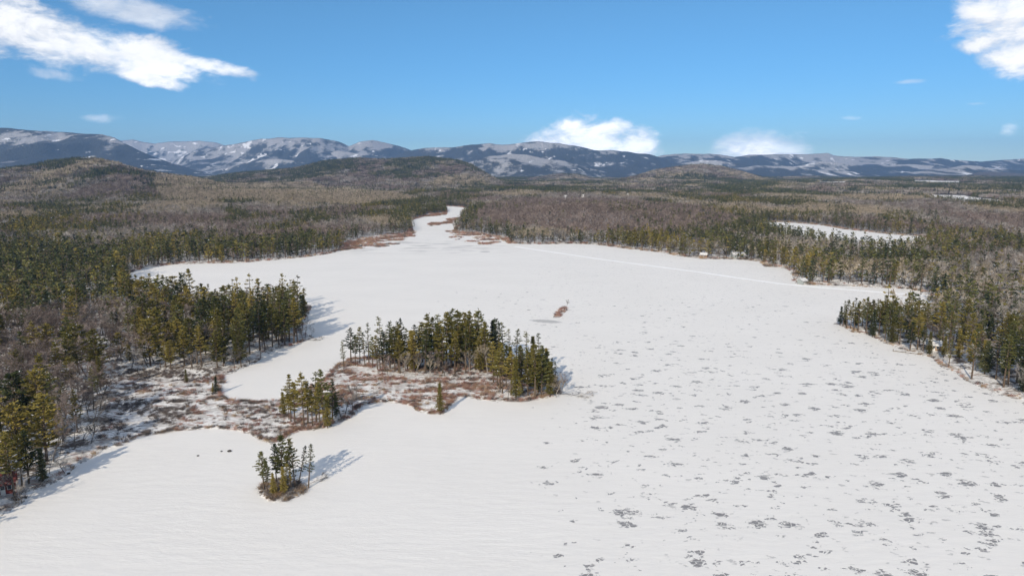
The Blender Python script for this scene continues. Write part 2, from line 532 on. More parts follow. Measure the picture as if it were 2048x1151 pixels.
# ------------------------------------------------------------------ sky
def world():
    w = bpy.data.worlds.new('World')
    SC.world = w
    w.use_nodes = True
    t = NT(w.node_tree)
    out = t.node('ShaderNodeOutputWorld')
    bg = t.node('ShaderNodeBackground')
    t.l.new(bg.outputs[0], out.inputs[0])
    STR = .10
    bg.inputs['Strength'].default_value = STR
    sky = t.node('ShaderNodeTexSky')
    sky.sky_type = 'NISHITA'
    sky.sun_disc = False
    sky.sun_elevation = SUN_EL
    sky.sun_rotation = SUN_AZ
    sky.altitude = 150
    sky.air_density = 1.0
    sky.dust_density = .0
    sky.ozone_density = 3.0
    d = t.node('ShaderNodeTexCoord').outputs['Generated']
    sep = t.node('ShaderNodeSeparateXYZ', inp={'Vector': d})
    az = t.m('MULTIPLY', t.m('ARCTAN2', sep.outputs[0], sep.outputs[1]), 180 / math.pi)
    el = t.m('MULTIPLY', t.m('ARCSINE', sep.outputs[2]), 180 / math.pi)
    # clear cold air: the sky stays blue down to the hills, all round
    low = t.rng(el, 16, 0)
    tint = t.mix(low, (.97, .985, .99), (.63, .80, 1.06))
    mul = t.node('ShaderNodeMix', data_type='RGBA', blend_type='MULTIPLY', inp={0: 1.0, 6: sky.outputs[0], 7: tint})
    hs = t.node('ShaderNodeHueSaturation', inp={'Saturation': 1.27, 'Value': .925, 'Color': mul.outputs[2]})
    cmb = t.node('ShaderNodeCombineXYZ', inp={'X': az, 'Y': el})
    n1 = t.noise(t.mapv(cmb.outputs[0], (.32, .6, 1)), 1.0, 7, .58, .35)
    n2 = t.noise(t.mapv(cmb.outputs[0], (1.3, 2.4, 1), loc=(5, 2, 0)), 1.0, 5, .6, .2)
    nz = t.m('ADD', t.m('MULTIPLY', t.m('SUBTRACT', n1, .5), 2.6), t.m('MULTIPLY', t.m('SUBTRACT', n2, .5), .8))

    def ell(px, py, rx, ry, rot=0.0, w=1.0):
        a, f, u = ray(px, py)
        a0 = math.degrees(math.atan2(a, f)); e0 = math.degrees(math.asin(u / math.sqrt(a * a + f * f + u * u)))
        k = math.degrees(1 / FPX) * .93
        c, s = math.cos(R(rot)), math.sin(R(rot))
        dx = t.m('SUBTRACT', az, a0); dy = t.m('SUBTRACT', el, e0)
        ex = t.m('MULTIPLY_ADD', dx, c / (rx * k), t.m('MULTIPLY', dy, -s / (rx * k)))
        ey = t.m('MULTIPLY_ADD', dx, s / (ry * k), t.m('MULTIPLY', dy, c / (ry * k)))
        q = t.m('MULTIPLY_ADD', ex, ex, t.m('MULTIPLY', ey, ey))
        return t.m('SUBTRACT', w, q)

    def union(l):
        v = None
        for e in l:
            q = ell(*e)
            v = q if v is None else t.m('MAXIMUM', v, q)
        return v
    thick = union([(30, 45, 120, 62, 14), (120, 85, 140, 48, 12), (215, 105, 130, 48, 6), (300, 120, 130, 44, 10), (400, 128, 95, 18, 8), (300, 158, 90, 16, 10),
                   (1175, 285, 110, 56, 0), (1262, 292, 70, 42, 0), (1110, 290, 72, 38, 0, 1.15), (1150, 262, 50, 32), (1215, 262, 60, 30), (1520, 300, 70, 34, 0, .85), (1470, 298, 40, 18, 0, .7),
                   (2020, 50, 80, 62, 0), (2060, 20, 120, 80, 0), (1985, 15, 60, 50), (2030, 115, 62, 36), (1960, 85, 44, 22),
                   (-180, 60, 150, 60, 10), (-420, 210, 120, 30), (2380, 180, 160, 50), (2700, 60, 170, 70),
                   (700, -420, 300, 90, 10), (1500, -620, 260, 80), (200, -700, 300, 90)])
    thin = union([(255, 18, 150, 30, 6), (110, 148, 60, 14, 4, .6), (205, 237, 46, 13, 0, .7), (1520, 300, 100, 40, 0, 1.3), (1597, 265, 42, 9, 0, .45), (2020, 258, 20, 24, 0, .5),
                  (1820, 163, 40, 7, 0, .5), (1955, 208, 30, 5, 0, .5), (505, 160, 18, 8, 0, .3), (1225, 55, 20, 8, 0, .2), (420, 35, 12, 8, 0, .35), (1700, 235, 40, 10, 0, .4), (1480, 285, 40, 14)])
    a1 = t.rng(t.m('ADD', thick, nz), -.05, 1.0)
    a2 = t.m('MULTIPLY', t.rng(t.m('ADD', thin, t.m('MULTIPLY', nz, .8)), .05, 1.25), .72)
    # noise cumulus added only out of view, for neutral fill light on the snow
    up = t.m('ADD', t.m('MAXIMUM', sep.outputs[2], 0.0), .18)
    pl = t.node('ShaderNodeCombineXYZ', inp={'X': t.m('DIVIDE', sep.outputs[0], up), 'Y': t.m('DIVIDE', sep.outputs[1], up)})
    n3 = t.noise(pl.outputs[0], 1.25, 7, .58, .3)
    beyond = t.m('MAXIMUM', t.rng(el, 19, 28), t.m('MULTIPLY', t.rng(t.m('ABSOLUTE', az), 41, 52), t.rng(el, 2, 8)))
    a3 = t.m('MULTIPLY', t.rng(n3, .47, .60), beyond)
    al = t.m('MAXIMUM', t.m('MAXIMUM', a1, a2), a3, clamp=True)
    shade = t.rng(t.m('ADD', thick, t.m('MULTIPLY', nz, .9)), .1, 1.3)
    n1b = t.noise(t.mapv(cmb.outputs[0], (.32, .6, 1), loc=(-.05, .22, 0)), 1.0, 7, .58, .35)
    relief_shade = t.rng(t.m('SUBTRACT', n1, n1b), -.12, .06, .45, 1.0)  # cloud shading as if lit from above, put into the colour
    far_bright = t.rng(el, 9, 1, 1.0, 1.75)
    g = t.mix(t.m('MAXIMUM', t.m('MULTIPLY', shade, relief_shade), t.rng(n3, .47, .62)), (.66 / STR, .69 / STR, .75 / STR), (1.0 / STR, 1.0 / STR, 1.0 / STR))
    sc = t.node('ShaderNodeVectorMath', operation='SCALE', inp={0: g, 'Scale': far_bright})
    g = sc.outputs[0]
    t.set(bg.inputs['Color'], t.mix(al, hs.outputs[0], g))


world()

# ------------------------------------------------------------------ ground sheet
def build_ground():
    rr = np.concatenate([np.geomspace(52, 420, 250), np.geomspace(423, 1700, 170)[0:], np.geomspace(1715, 6800, 120), np.geomspace(6900, 16500, 16)])
    deg = np.concatenate([np.linspace(-66, -41, 40)[:-1], np.linspace(-41, 41, 720), np.linspace(41, 66, 40)[1:]])
    A, Rr = np.meshgrid(np.radians(deg), rr)
    x = (np.sin(A) * Rr).ravel(); y = (np.cos(A) * Rr).ravel()
    sd = shore_dist(x, y)
    z = ground_z(x, y, sd)
    me = mesh_np('ground', np.stack([x, y, z], 1), grid_quads(len(rr), len(deg)))
    me.polygons.foreach_set('use_smooth', np.ones(len(me.polygons), bool))
    inm = inside(MARSH, x, y)
    mar = np.where(inm, sstep(0, 4, pdist(MARSH, x, y)), 0.0)
    for c in CREEK_MARSH:
        mar = np.maximum(mar, inside(c, x, y) * 1.0)
    mar = np.maximum(mar, np.where((sd > 0) & (sd < 6), .75, 0))
    field = np.zeros(len(x))
    for f in FIELDS:
        field = np.maximum(field, inside(f, x, y) * 1.0)
    mar *= 1 - field
    attr(me, 'marsh', mar)
    attr(me, 'litter', (1 - np.clip(mar, 0, 1) * .6) * (1 - field))
    attr(me, 'far', sstep(500, 1500, np.hypot(x, y)) * (1 - field) * (1 - mar))
    add('ground', me, mat_ground(), label='snowy forest floor and low wooded hills around the frozen lake', cat='ground', kind='structure')


build_ground()
lake = mesh_np('lake', [(-800, -300, 0), (900, -300, 0), (900, 2200, 0), (-800, 2200, 0)], [(0, 1, 2, 3)])
add('lake', lake, mat_lake(), label='frozen lake under wind-blown snow with dark windows of bare ice', cat='lake', kind='structure')


def ribbon(name, pts, width, z, mat, **kw):
    pts = [np.array(p) for p in pts]
    # smooth
    dense = []
    for i in range(len(pts) - 1):
        for k in range(8):
            dense.append(pts[i] * (1 - k / 8) + pts[i + 1] * k / 8)
    dense.append(pts[-1])
    v = []
    prof = [(-.5, 0), (-.38, .09), (-.3, .05), (.3, .05), (.38, .09), (.5, 0)]
    for i, p in enumerate(dense):
        d = dense[min(i + 1, len(dense) - 1)] - dense[max(i - 1, 0)]
        n = np.array([-d[1], d[0]]) / np.hypot(*d)
        wob = 1 + .12 * math.sin(i * 1.7) + .08 * math.sin(i * .6)
        for a, h in prof:
            v.append((*(p + n * a * width * wob), z + h))
    k = len(prof)
    q = [(i * k + j, i * k + j + 1, (i + 1) * k + j + 1, (i + 1) * k + j) for i in range(len(dense) - 1) for j in range(k - 1)]
    return add(name, mesh_np(name, v, q), mat, **kw)


ribbon('snowmobile_track', PP([(1030, 493), (1050, 496), (1120, 506), (1200, 518), (1300, 531), (1400, 544), (1480, 556), (1560, 567), (1640, 574.5), (1720, 580.5), (1800, 587), (1850, 591)]),
       4.6, .012, simple('packed_snow', (.97, .955, .92), .015, .8, .5), label='pale packed snowmobile track running across the ice to the far cove', cat='track', kind='structure')

# ------------------------------------------------------------------ mountains
MM = mat_mountain()
MOUNTS = [   # crest as seen, distance, front width, back width, label
    ([(-420, 300), (-250, 272), (-120, 262), (0, 255), (60, 260), (100, 263), (150, 265), (205, 267), (230, 275), (250, 287), (280, 300), (310, 314), (350, 328), (400, 340), (440, 350)], 8200, 3400, 2000,
     'long dark blue mountain with rounded shoulder at the left edge of the range'),
    ([(150, 310), (200, 288), (240, 281), (265, 278), (290, 284), (310, 287), (340, 283), (400, 281), (430, 284), (450, 291), (490, 305), (520, 325)], 14000, 3000, 1800,
     'faint frosted mountain far behind the gap between the first two ranges'),
    ([(300, 345), (340, 322), (390, 302), (440, 292), (470, 287), (500, 281), (520, 277), (560, 275), (640, 275), (675, 282), (698, 291), (720, 283), (745, 280), (775, 286), (800, 292), (830, 303), (870, 318), (920, 340)], 11500, 4200, 2000,
     'broad twin-topped mountain with bright snow slides left of the centre'),
    ([(740, 340), (780, 318), (815, 301), (850, 296), (885, 294), (905, 294), (940, 289), (980, 287), (1020, 289), (1045, 285), (1075, 281), (1105, 285), (1150, 290), (1190, 300), (1220, 299), (1250, 303), (1300, 308), (1330, 318), (1360, 328), (1400, 342)], 10200, 3800, 2000,
     'dark central mountain with small ski-slope clearings under the large cloud'),
    ([(890, 350), (930, 327), (975, 312), (1020, 307), (1055, 309), (1090, 316), (1130, 321), (1165, 331), (1210, 343), (1250, 352)], 7600, 1700, 1200,
     'low snowy foothill in front of the central mountain'),
    ([(1240, 345), (1290, 318), (1330, 309), (1370, 306), (1430, 308), (1470, 313), (1500, 309), (1560, 308), (1620, 308), (1655, 306), (1668, 311), (1690, 313), (1750, 312), (1820, 317), (1880, 316), (1930, 321), (1960, 323), (2010, 319), (2060, 315), (2200, 310), (2350, 318), (2480, 330)], 11200, 4200, 2000,
     'long even range of grey mountains on the right half of the horizon'),
    ([(1380, 352), (1440, 338), (1520, 330), (1580, 332), (1640, 338), (1720, 345), (1790, 350), (1850, 352)], 8200, 1700, 1200,
     'low blue foothills below the right-hand range'),
    ([(1760, 350), (1850, 340), (1900, 334), (1935, 330), (1960, 331), (1990, 338), (2040, 340), (2100, 336), (2220, 334), (2350, 345)], 7800, 1500, 1200,
     'wooded foothill with a pale snowy knob below the right end of the range'),
    ([(420, 346), (470, 331), (520, 319), (552, 316), (600, 323), (650, 334), (700, 346)], 9300, 1500, 1100, 'dark spur standing before the broad twin-topped mountain'),
    ([(590, 332), (640, 312), (672, 301), (700, 303), (740, 314), (790, 328), (830, 342)], 10300, 1600, 1000, 'steep snowy spur below the second top of the twin-topped mountain'),
    ([(1290, 344), (1345, 328), (1405, 319), (1450, 322), (1500, 331), (1550, 343)], 9600, 1700, 1100, 'rounded foothill behind the near wooded knoll'),
    ([(1540, 346), (1590, 332), (1645, 322), (1690, 326), (1740, 335), (1800, 347)], 9500, 1500, 1000, 'foothill under the notch of the grey range'),
    ([(1690, 345), (1760, 331), (1815, 327), (1870, 331), (1925, 343)], 10000, 1400, 1000, 'pale spur below the right part of the grey range'),
]


def build_mountain(i, crest, D, wf, wb, label):
    u0, u1 = uw(*crest[0])[0], uw(*crest[-1])[0]
    nu = int(min(420, max(120, (u1 - u0) * 520)))
    us = np.linspace(u0, u1, nu)
    ts = np.concatenate([np.linspace(-1, 0, 74), np.linspace(0, 1, 22)[1:]])
    T, U = np.meshgrid(ts, us, indexing='ij')
    w = crest_at(crest, us)
    crest_noise = (fbm(us * 60, us * 0 + i, 90 + i, 3) - .5) * 18
    Dw = D + (fbm(us * 7, us * 0 + i * 5.1, 80 + i, 3) - .5) * wf * .45
    Hc = CAMH + Dw * w + crest_noise
    y = Dw[None, :] + np.where(T < 0, T * wf, T * wb)
    x = U * y
    a = np.abs(T)
    sp = fbm(x / 760 + fbm(x / 2200, y / 2200, 200 + i, 2) * 2.4, y / 2300, 100 + i, 4)
    sp = 1 - np.abs(2 * sp - 1)                       # ridged spurs
    sp2 = fbm(x / 380 + sp, y / 900, 120 + i, 4)
    gul = 1 - np.abs(2 * fbm(x / 200 + 2 * sp2, y / 700, 140 + i, 3) - 1)
    prof = np.clip(1 - a, 0, 1) ** (1.85 if D > 8000 else 1.3)
    mod = 4 * a * (1 - a)
    h = Hc[None, :] * prof * (1 - mod * (1.0 * (1 - sp) + .45 * (sp2 - .45)) - .16 * np.minimum(1, a * 6) * (1 - gul) * (1 - a))
    z = np.maximum(h, 0) - 4
    me = mesh_np('mountain', np.stack([x, y, z], -1).reshape(-1, 3), grid_quads(len(ts), nu))
    me.polygons.foreach_set('use_smooth', np.ones(len(me.polygons), bool))
    attr(me, 'conifers', np.full(len(me.vertices), (.05, -.01, .06, .06, -.01, .055, .03, .03, .08, .05, .04, .06, .02)[i]))
    attr(me, 'fold', (.55 * sp + .45 * gul).ravel())
    attr(me, 'rel', (h / np.maximum(Hc.max(), 1)).ravel())
    add('mountain', me, MM, label=label, cat='mountain', kind='structure')


for i, a in enumerate(MOUNTS):
    build_mountain(i, *a)


# ------------------------------------------------------------------ haze
def haze():
    x0, x1, y0, y1, z0, z1 = -16500, 16500, -800, 18200, -6, 900
    v = [(x0, y0, z0), (x1, y0, z0), (x1, y1, z0), (x0, y1, z0), (x0, y0, z1), (x1, y0, z1), (x1, y1, z1), (x0, y1, z1)]
    q = [(3, 2, 1, 0), (4, 5, 6, 7), (0, 1, 5, 4), (1, 2, 6, 5), (2, 3, 7, 6), (3, 0, 4, 7)]
    m = bpy.data.materials.new('haze_air')
    m.use_nodes = True
    t = NT(m.node_tree)
    out = t.node('ShaderNodeOutputMaterial')
    pv = t.node('ShaderNodeVolumePrincipled')
    pv.inputs['Color'].default_value = (.30, .56, 1.0, 1)
    pv.inputs['Density'].default_value = 4.6e-5
    pv.inputs['Anisotropy'].default_value = 0.0
    t.l.new(pv.outputs[0], out.inputs['Volume'])
    add('haze', mesh_np('haze', v, q), m, label='thin blue winter haze over the whole valley', cat='haze', kind='stuff')


haze()


# ------------------------------------------------------------------ tree building
class MB:
    """collects quads and triangles by material slot"""
    def __init__(s):
        s.v = []; s.f = []; s.mi = []; s.n = 0

    def quads(s, c, mi=0):           # c: (N,k,3)
        c = np.asarray(c, float)
        N, k = c.shape[:2]
        s.v.append(c.reshape(-1, 3))
        idx = np.arange(N * k).reshape(N, k) + s.n
        s.f += idx.tolist(); s.mi += [mi] * N
        s.n += N * k

    def tube(s, pts, rad, sides=5, mi=0):
        pts = np.asarray(pts, float)
        rings = []
        for i, p in enumerate(pts):
            d = pts[min(i + 1, len(pts) - 1)] - pts[max(i - 1, 0)]
            d /= np.linalg.norm(d) + 1e-9
            a = np.cross(d, (0, 0, 1.0) if abs(d[2]) < .9 else (1.0, 0, 0)); a /= np.linalg.norm(a)
            b = np.cross(d, a)
            th = np.arange(sides) / sides * 2 * np.pi
            rings.append(p + rad[i] * (np.cos(th)[:, None] * a + np.sin(th)[:, None] * b))
        s.v.append(np.concatenate(rings))
        for i in range(len(pts) - 1):
            for j in range(sides):
                a = s.n + i * sides + j; b = s.n + i * sides + (j + 1) % sides
                s.f.append([a, b, b + sides, a + sides]); s.mi.append(mi)
        s.n += len(pts) * sides

    def box(s, x0, x1, y0, y1, z0, z1, mi=0):
        v = np.array([(x0, y0, z0), (x1, y0, z0), (x1, y1, z0), (x0, y1, z0), (x0, y0, z1), (x1, y0, z1), (x1, y1, z1), (x0, y1, z1)], float)
        s.v.append(v)
        for q in ((3, 2, 1, 0), (4, 5, 6, 7), (0, 1, 5, 4), (1, 2, 6, 5), (2, 3, 7, 6), (3, 0, 4, 7)):
            s.f.append([s.n + k for k in q]); s.mi.append(mi)
        s.n += 8

    def mesh(s, name, mats):
        me = bpy.data.meshes.new(name)
        me.from_pydata(np.concatenate(s.v).tolist(), [], s.f)
        for m in mats: me.materials.append(m)
        if len(mats) > 1:
            me.polygons.foreach_set('material_index', np.array(s.mi, np.int32))
        me.update()
        return me


def rand_quads(r, cen, sx, sy, flat=.5, dirs=None):
    """leaf-clump quads round the centres; flat 1 = level plates; dirs = long axis"""
    N = len(cen)
    if dirs is None:
        th = r.uniform(0, 2 * np.pi, N)
        d = np.stack([np.cos(th), np.sin(th), r.normal(0, .35 * (1.2 - flat), N)], 1)
    else:
        d = dirs + r.normal(0, .35, (N, 3))
    d /= np.linalg.norm(d, axis=1)[:, None]
    nrm = r.normal(0, 1, (N, 3)); nrm[:, 2] = nrm[:, 2] * (1 - flat) + flat * 2.0
    s_ = np.cross(nrm, d); s_ /= np.linalg.norm(s_, axis=1)[:, None] + 1e-9
    sx = np.broadcast_to(sx, N)[:, None] * r.uniform(.7, 1.3, (N, 1)); sy = np.broadcast_to(sy, N)[:, None] * r.uniform(.7, 1.3, (N, 1))
    return np.stack([cen - d * sx * .5 - s_ * sy * .25, cen - d * sx * .1 + s_ * sy * .5, cen + d * sx * .5 + s_ * sy * .15, cen + d * sx * .2 - s_ * sy * .5], 1)


def slivers(r, a, b, w):
    """thin triangles from a to b"""
    d = b - a
    side = np.cross(d, r.normal(0, 1, d.shape)); side /= np.linalg.norm(side, axis=1)[:, None] + 1e-9
    w = np.broadcast_to(w, len(a))[:, None]
    return np.stack([a - side * w * .5, a + side * w * .5, b], 1)


def conifer(seed, H, kind, lod):
    """returns trunk MB, crown MB"""
    r = np.random.default_rng(seed)
    T, C = MB(), MB()
    lean = r.normal(0, .012, 2)
    def axis(z): return np.array([lean[0] * z * z / H, lean[1] * z * z / H, z])
    rb = .0115 * H + .06
    zz = np.linspace(-.4, H * .97, 6 if lod == 0 else 3)
    T.tube([axis(z) for z in zz], [max(.03, rb * (1 - max(z, 0) / H) ** .9) for z in zz], 6 if lod == 0 else 4)
    if kind == 'pine':      base, rmax, step, up, pw = r.uniform(.26, .40), .172 * H, .062, .16, .78
    elif kind == 'thin':    base, rmax, step, up, pw = r.uniform(.26, .42), .11 * H, .058, .12, .58
    elif kind == 'round':   base, rmax, step, up, pw = r.uniform(.2, .28), .235 * H, .07, .25, .5
    else:                   base, rmax, step, up, pw = r.uniform(.07, .16), .155 * H, .046, -.12, .85
    if lod: step *= 1.9
    z = base * H
    cen, sx, dirs = [], [], []
    while z < H * .985:
        t = (z / H - base) / (1 - base)
        prof = rmax * (1 - t) ** pw * min(1, .45 + t * 3)
        nb = {'pine': 6, 'thin': 4, 'round': 7, 'spruce': 8}[kind]
        if lod: nb = max(3, nb - 3)
        ph = r.uniform(0, 6.28)
        for k in range(nb):
            if kind in ('thin',) and r.random() < .22: continue
            if kind == 'pine' and r.random() < .10: continue
            th = ph + 6.283 * k / nb + r.normal(0, .3)
            L = max(.25, prof * r.uniform(.55, 1.25))
            z0 = z + r.normal(0, .3) * step * H * .5
            o = axis(z0)
            d = np.array([math.cos(th), math.sin(th), up + r.normal(0, .1)])
            if lod == 0 and L > .8:
                C.tube([o, o + d * L * .9], [.035 + .012 * L, .012], 3, 1)
            nt = max(2, int(L / (.34 if kind != 'thin' else .42))) if lod == 0 else max(1, int(L / 1.1))
            s0 = .30 if kind != 'spruce' else .12
            for q in range(nt):
                f = s0 + (1.04 - s0) * (q + r.uniform(.2, .8)) / nt
                p = o + d * L * f + np.array([0, 0, (f * f * .10 * L) if kind != 'spruce' else -.12 * f * f * L])
                m = (7 if kind != 'thin' else 5) if lod == 0 else 2
                for _ in range(m):
                    sp = .20 if lod == 0 else .42
                    cen.append(p + r.normal(0, sp, 3) * (1, 1, .55))
                    sx.append((r.uniform(.30, .62) if lod == 0 else r.uniform(1.0, 1.7)) * (.9 if kind == 'spruce' else 1))
                    dirs.append(d + np.array([0, 0, .25]))
        z += step * H * r.uniform(.75, 1.25) * (1.0 if t < .8 else .7)
    tip = axis(H)
    for _ in range(8 if lod == 0 else 3):
        cen.append(tip - np.array([0, 0, r.uniform(0, .07 * H)]) + r.normal(0, .1, 3)); sx.append(.4 if lod == 0 else .8); dirs.append(np.array([0, 0, 1.0]))
    cen = np.array(cen); sx = np.array(sx)
    dirs = np.array(dirs)
    sn = r.random(len(cen)) < (.012 if lod == 0 else .008)
    C.quads(rand_quads(r, cen[~sn], sx[~sn], sx[~sn] * .5, .35, dirs[~sn]), 0)
    C.quads(rand_quads(r, cen[sn] + (0, 0, .06), sx[sn] * .8, sx[sn] * .4, .75, dirs[sn]), 2)
    return T, C


def hardwood(seed, H, lod, spread=.30):
    r = np.random.default_rng(seed)
    T, C = MB(), MB()
    tips = []

    def limb(p, d, L, rad, lev):
        n = 4 if lod == 0 else 2
        pts, rr = [p], [rad]
        for i in range(n):
            d = d + r.normal(0, .13, 3) + np.array([0, 0, .06]); d /= np.linalg.norm(d)
            p = p + d * L / n
            pts.append(p); rr.append(rad * (1 - .62 * (i + 1) / n))
        if lod == 0 or lev == 0:
            T.tube(pts, rr, (6 if lev == 0 else 4) if lod == 0 else 4)
        if lev >= (2 if lod == 0 else 1):
            tips.append((pts[-2], pts[-1])); tips.append((pts[1], pts[-1]))
            return
        kids = (6 if lev == 0 else 4) if lod == 0 else 7
        for k in range(kids):
            f = r.uniform(.38, 1.0) if lev == 0 else r.uniform(.3, 1.0)
            j = min(n - 1, int(f * n)); q = pts[j] + (pts[j + 1] - pts[j]) * (f * n - j)
            th = r.uniform(0, 6.283)
            nd = d * .75 + np.array([math.cos(th), math.sin(th), .35 + r.normal(0, .2)]) * r.uniform(.5, .95)
            nd /= np.linalg.norm(nd)
            limb(q, nd, L * r.uniform(.42, .62), rr[j] * .55, lev + 1)
    limb(np.array([0, 0, -.4]), np.array([r.normal(0, .05), r.normal(0, .05), 1.0]), H * .72, .011 * H + .04, 0)
    a, b = [], []
    per = 26 if lod == 0 else 9
    for p, q in tips:
        for _ in range(per):
            o = p + (q - p) * r.uniform(0, 1.0)
            d = (q - p) / (np.linalg.norm(q - p) + 1e-6) * .55 + r.normal(0, .6, 3) + np.array([0, 0, .35])
            L = r.uniform(.5, 1.3) if lod == 0 else r.uniform(1.0, 2.2)
            a.append(o); b.append(o + d * L)
    a, b = np.array(a), np.array(b)
    b[:, 2] = np.minimum(b[:, 2], H)
    C.quads(slivers(r, a, b, .055 if lod == 0 else .20), 0)
    return T, C


def both(T, C, name, tm, cm):
    mb = MB(); mb.v = T.v + C.v; mb.n = T.n + C.n
    mb.f = T.f + [[i + T.n for i in f] for f in C.f]
    mb.mi = [1] * len(T.f) + C.mi
    return mb.mesh(name, [cm, tm, M['snow_clump']])


NEAR = {}     # kind -> list of (trunk mesh, crown mesh, design height)
CON_H = {'pine': 18, 'thin': 17, 'round': 15, 'spruce': 14}
for kd in ('pine', 'thin', 'round', 'spruce'):
    for tint in (('pine', 'olive') if kd in ('pine', 'round') else ('spruce', 'olive') if kd == 'spruce' else ('pine', 'spruce', 'olive')):
        for s in range(5):
            T, C = conifer(100 + s * 7 + len(kd) * 31 + (50 if tint == 'olive' else 0), CON_H[kd], kd, 0)
            NEAR.setdefault((kd, tint), []).append((T.mesh('pine_trunk', [M['bark_pine']]), C.mesh('pine_crown', [M[tint], M['bark_pine'], M['snow_clump']]), CON_H[kd]))
for tint, bark in (('twig_grey', 'bark'), ('twig_brown', 'bark'), ('twig_tan', 'bark_pale')):
    for s in range(4):
        T, C = hardwood(300 + s * 3 + len(tint), 14, 0)
        NEAR.setdefault(('bare', tint), []).append((T.mesh('bare_trunk', [M[bark]]), C.mesh('bare_crown', [M[tint]]), 14))

# prototypes for the uncounted forest
PROTO = bpy.data.collections.new('forest_prototypes')
PLIST = []


def proto(me, tags):
    o = bpy.data.objects.new('proto_%03d' % len(PLIST), me)
    PROTO.objects.link(o)
    PLIST.append(tags)


for kd, tint in (('pine', 'pine'), ('pine', 'olive'), ('spruce', 'spruce'), ('round', 'pine'), ('round', 'olive'), ('spruce', 'olive')):
    for s in range(3):
        T, C = conifer(500 + s * 5 + len(kd) * 13 + len(tint), CON_H[kd], kd, 1)
        proto(both(T, C, 'mid_conifer', M['bark_pine'], M[tint]), ('con', kd, tint, CON_H[kd]))
for tint in ('twig_grey', 'twig_tan', 'twig_brown'):
    for s in range(3):
        T, C = hardwood(700 + s * 11 + len(tint), 14, 1)
        proto(both(T, C, 'mid_bare', M['bark'], M[tint]), ('bare', 'bare', tint, 14))


def patch(seed, frac, tint, n=16, size=24.0):
    r = np.random.default_rng(seed)
    mb = MB()
    for i in range(n):
        x, y = r.uniform(-size / 2, size / 2, 2)
        if r.random() < frac:
            h = r.uniform(11, 19); w = h * r.uniform(.15, .22)
            k = 13
            t = r.uniform(0, 1, k) ** .8
            th = r.uniform(0, 6.283, k)
            rad = w * (1 - t) * .75
            cen = np.stack([x + np.cos(th) * rad, y + np.sin(th) * rad, h * (.18 + .8 * t)], 1)
            mb.quads(rand_quads(r, cen, 1.2 + 2.4 * (1 - t), 1.2 + 2.2 * (1 - t), .1), 0)
        else:
            h = r.uniform(10, 15); k = 26
            a = np.stack([x + r.normal(0, .8, k), y + r.normal(0, .8, k), r.uniform(.2, .65, k) * h], 1)
            b = a + np.stack([r.normal(0, 1.5, k), r.normal(0, 1.5, k), r.uniform(1.5, 5, k)], 1)
            mb.quads(slivers(r, a, b, .62), 1)
    return mb.mesh('far_patch', [M['spruce'] if seed % 2 else M['pine'], M[tint]])


for fr in (.0, .12, .4, .7, .95):
    for tint in ('twig_grey', 'twig_tan', 'twig_brown'):
        for s in range(2):
            proto(patch(900 + s * 3 + int(fr * 40) + len(tint), fr, tint), ('patch', fr, tint, 15))


def brush(seed, mat, n=46, h=1.0, w=.8):
    r = np.random.default_rng(seed)
    a = np.stack([r.normal(0, w * .35, n), r.normal(0, w * .35, n), np.full(n, -.1)], 1)
    b = a + np.stack([r.normal(0, w * .5, n), r.normal(0, w * .5, n), r.uniform(.35, 1.0, n) * h], 1)
    mb = MB(); mb.quads(slivers(r, a, b, .07), 0)
    return mb.mesh('brush', [mat])


for mt in ('brush_red', 'brush_dark', 'brush_tan'):
    for s in range(3):
        proto(brush(40 + s, M[mt]), ('brush', 'brush', mt, 1))


def pick(**want):
    return [i for i, p in enumerate(PLIST) if all(p[{'fam': 0, 'kd': 1, 'tint': 2}[k]] == v for k, v in want.items())]


def scatter(name, pts, idx, scl, rot, **kw):
    """one uncounted mass: copies of the prototypes standing on the given points"""
    me = bpy.data.meshes.new(name)
    me.vertices.add(len(pts)); me.vertices.foreach_set('co', np.asarray(pts, np.float32).ravel())
    a = me.attributes.new('pidx', 'INT', 'POINT'); a.data.foreach_set('value', np.asarray(idx, np.int32))
    a = me.attributes.new('pscl', 'FLOAT_VECTOR', 'POINT'); a.data.foreach_set('vector', np.asarray(scl, np.float32).ravel())
    a = me.attributes.new('prot', 'FLOAT_VECTOR', 'POINT'); a.data.foreach_set('vector', np.asarray(rot, np.float32).ravel())
    o = add(name, me, None, **kw)
    ng = bpy.data.node_groups.new(name, 'GeometryNodeTree')
    ng.interface.new_socket('Geometry', in_out='INPUT', socket_type='NodeSocketGeometry')
    ng.interface.new_socket('Geometry', in_out='OUTPUT', socket_type='NodeSocketGeometry')
    N, L = ng.nodes, ng.links
    gi = N.new('NodeGroupInput'); go = N.new('NodeGroupOutput')
    ci = N.new('GeometryNodeCollectionInfo'); ci.inputs['Collection'].default_value = PROTO
    ci.inputs['Separate Children'].default_value = True; ci.inputs['Reset Children'].default_value = True
    ip = N.new('GeometryNodeInstanceOnPoints'); ip.inputs['Pick Instance'].default_value = True

    def na(nm, ty):
        n = N.new('GeometryNodeInputNamedAttribute'); n.data_type = ty; n.inputs['Name'].default_value = nm
        return n.outputs['Attribute']
    L.new(gi.outputs[0], ip.inputs['Points']); L.new(ci.outputs[0], ip.inputs['Instance'])
    L.new(na('pidx', 'INT'), ip.inputs['Instance Index']); L.new(na('pscl', 'FLOAT_VECTOR'), ip.inputs['Scale'])
    L.new(na('prot', 'FLOAT_VECTOR'), ip.inputs['Rotation'])
    L.new(ip.outputs[0], go.inputs[0])
    md = o.modifiers.new('scatter', 'NODES'); md.node_group = ng
    return o


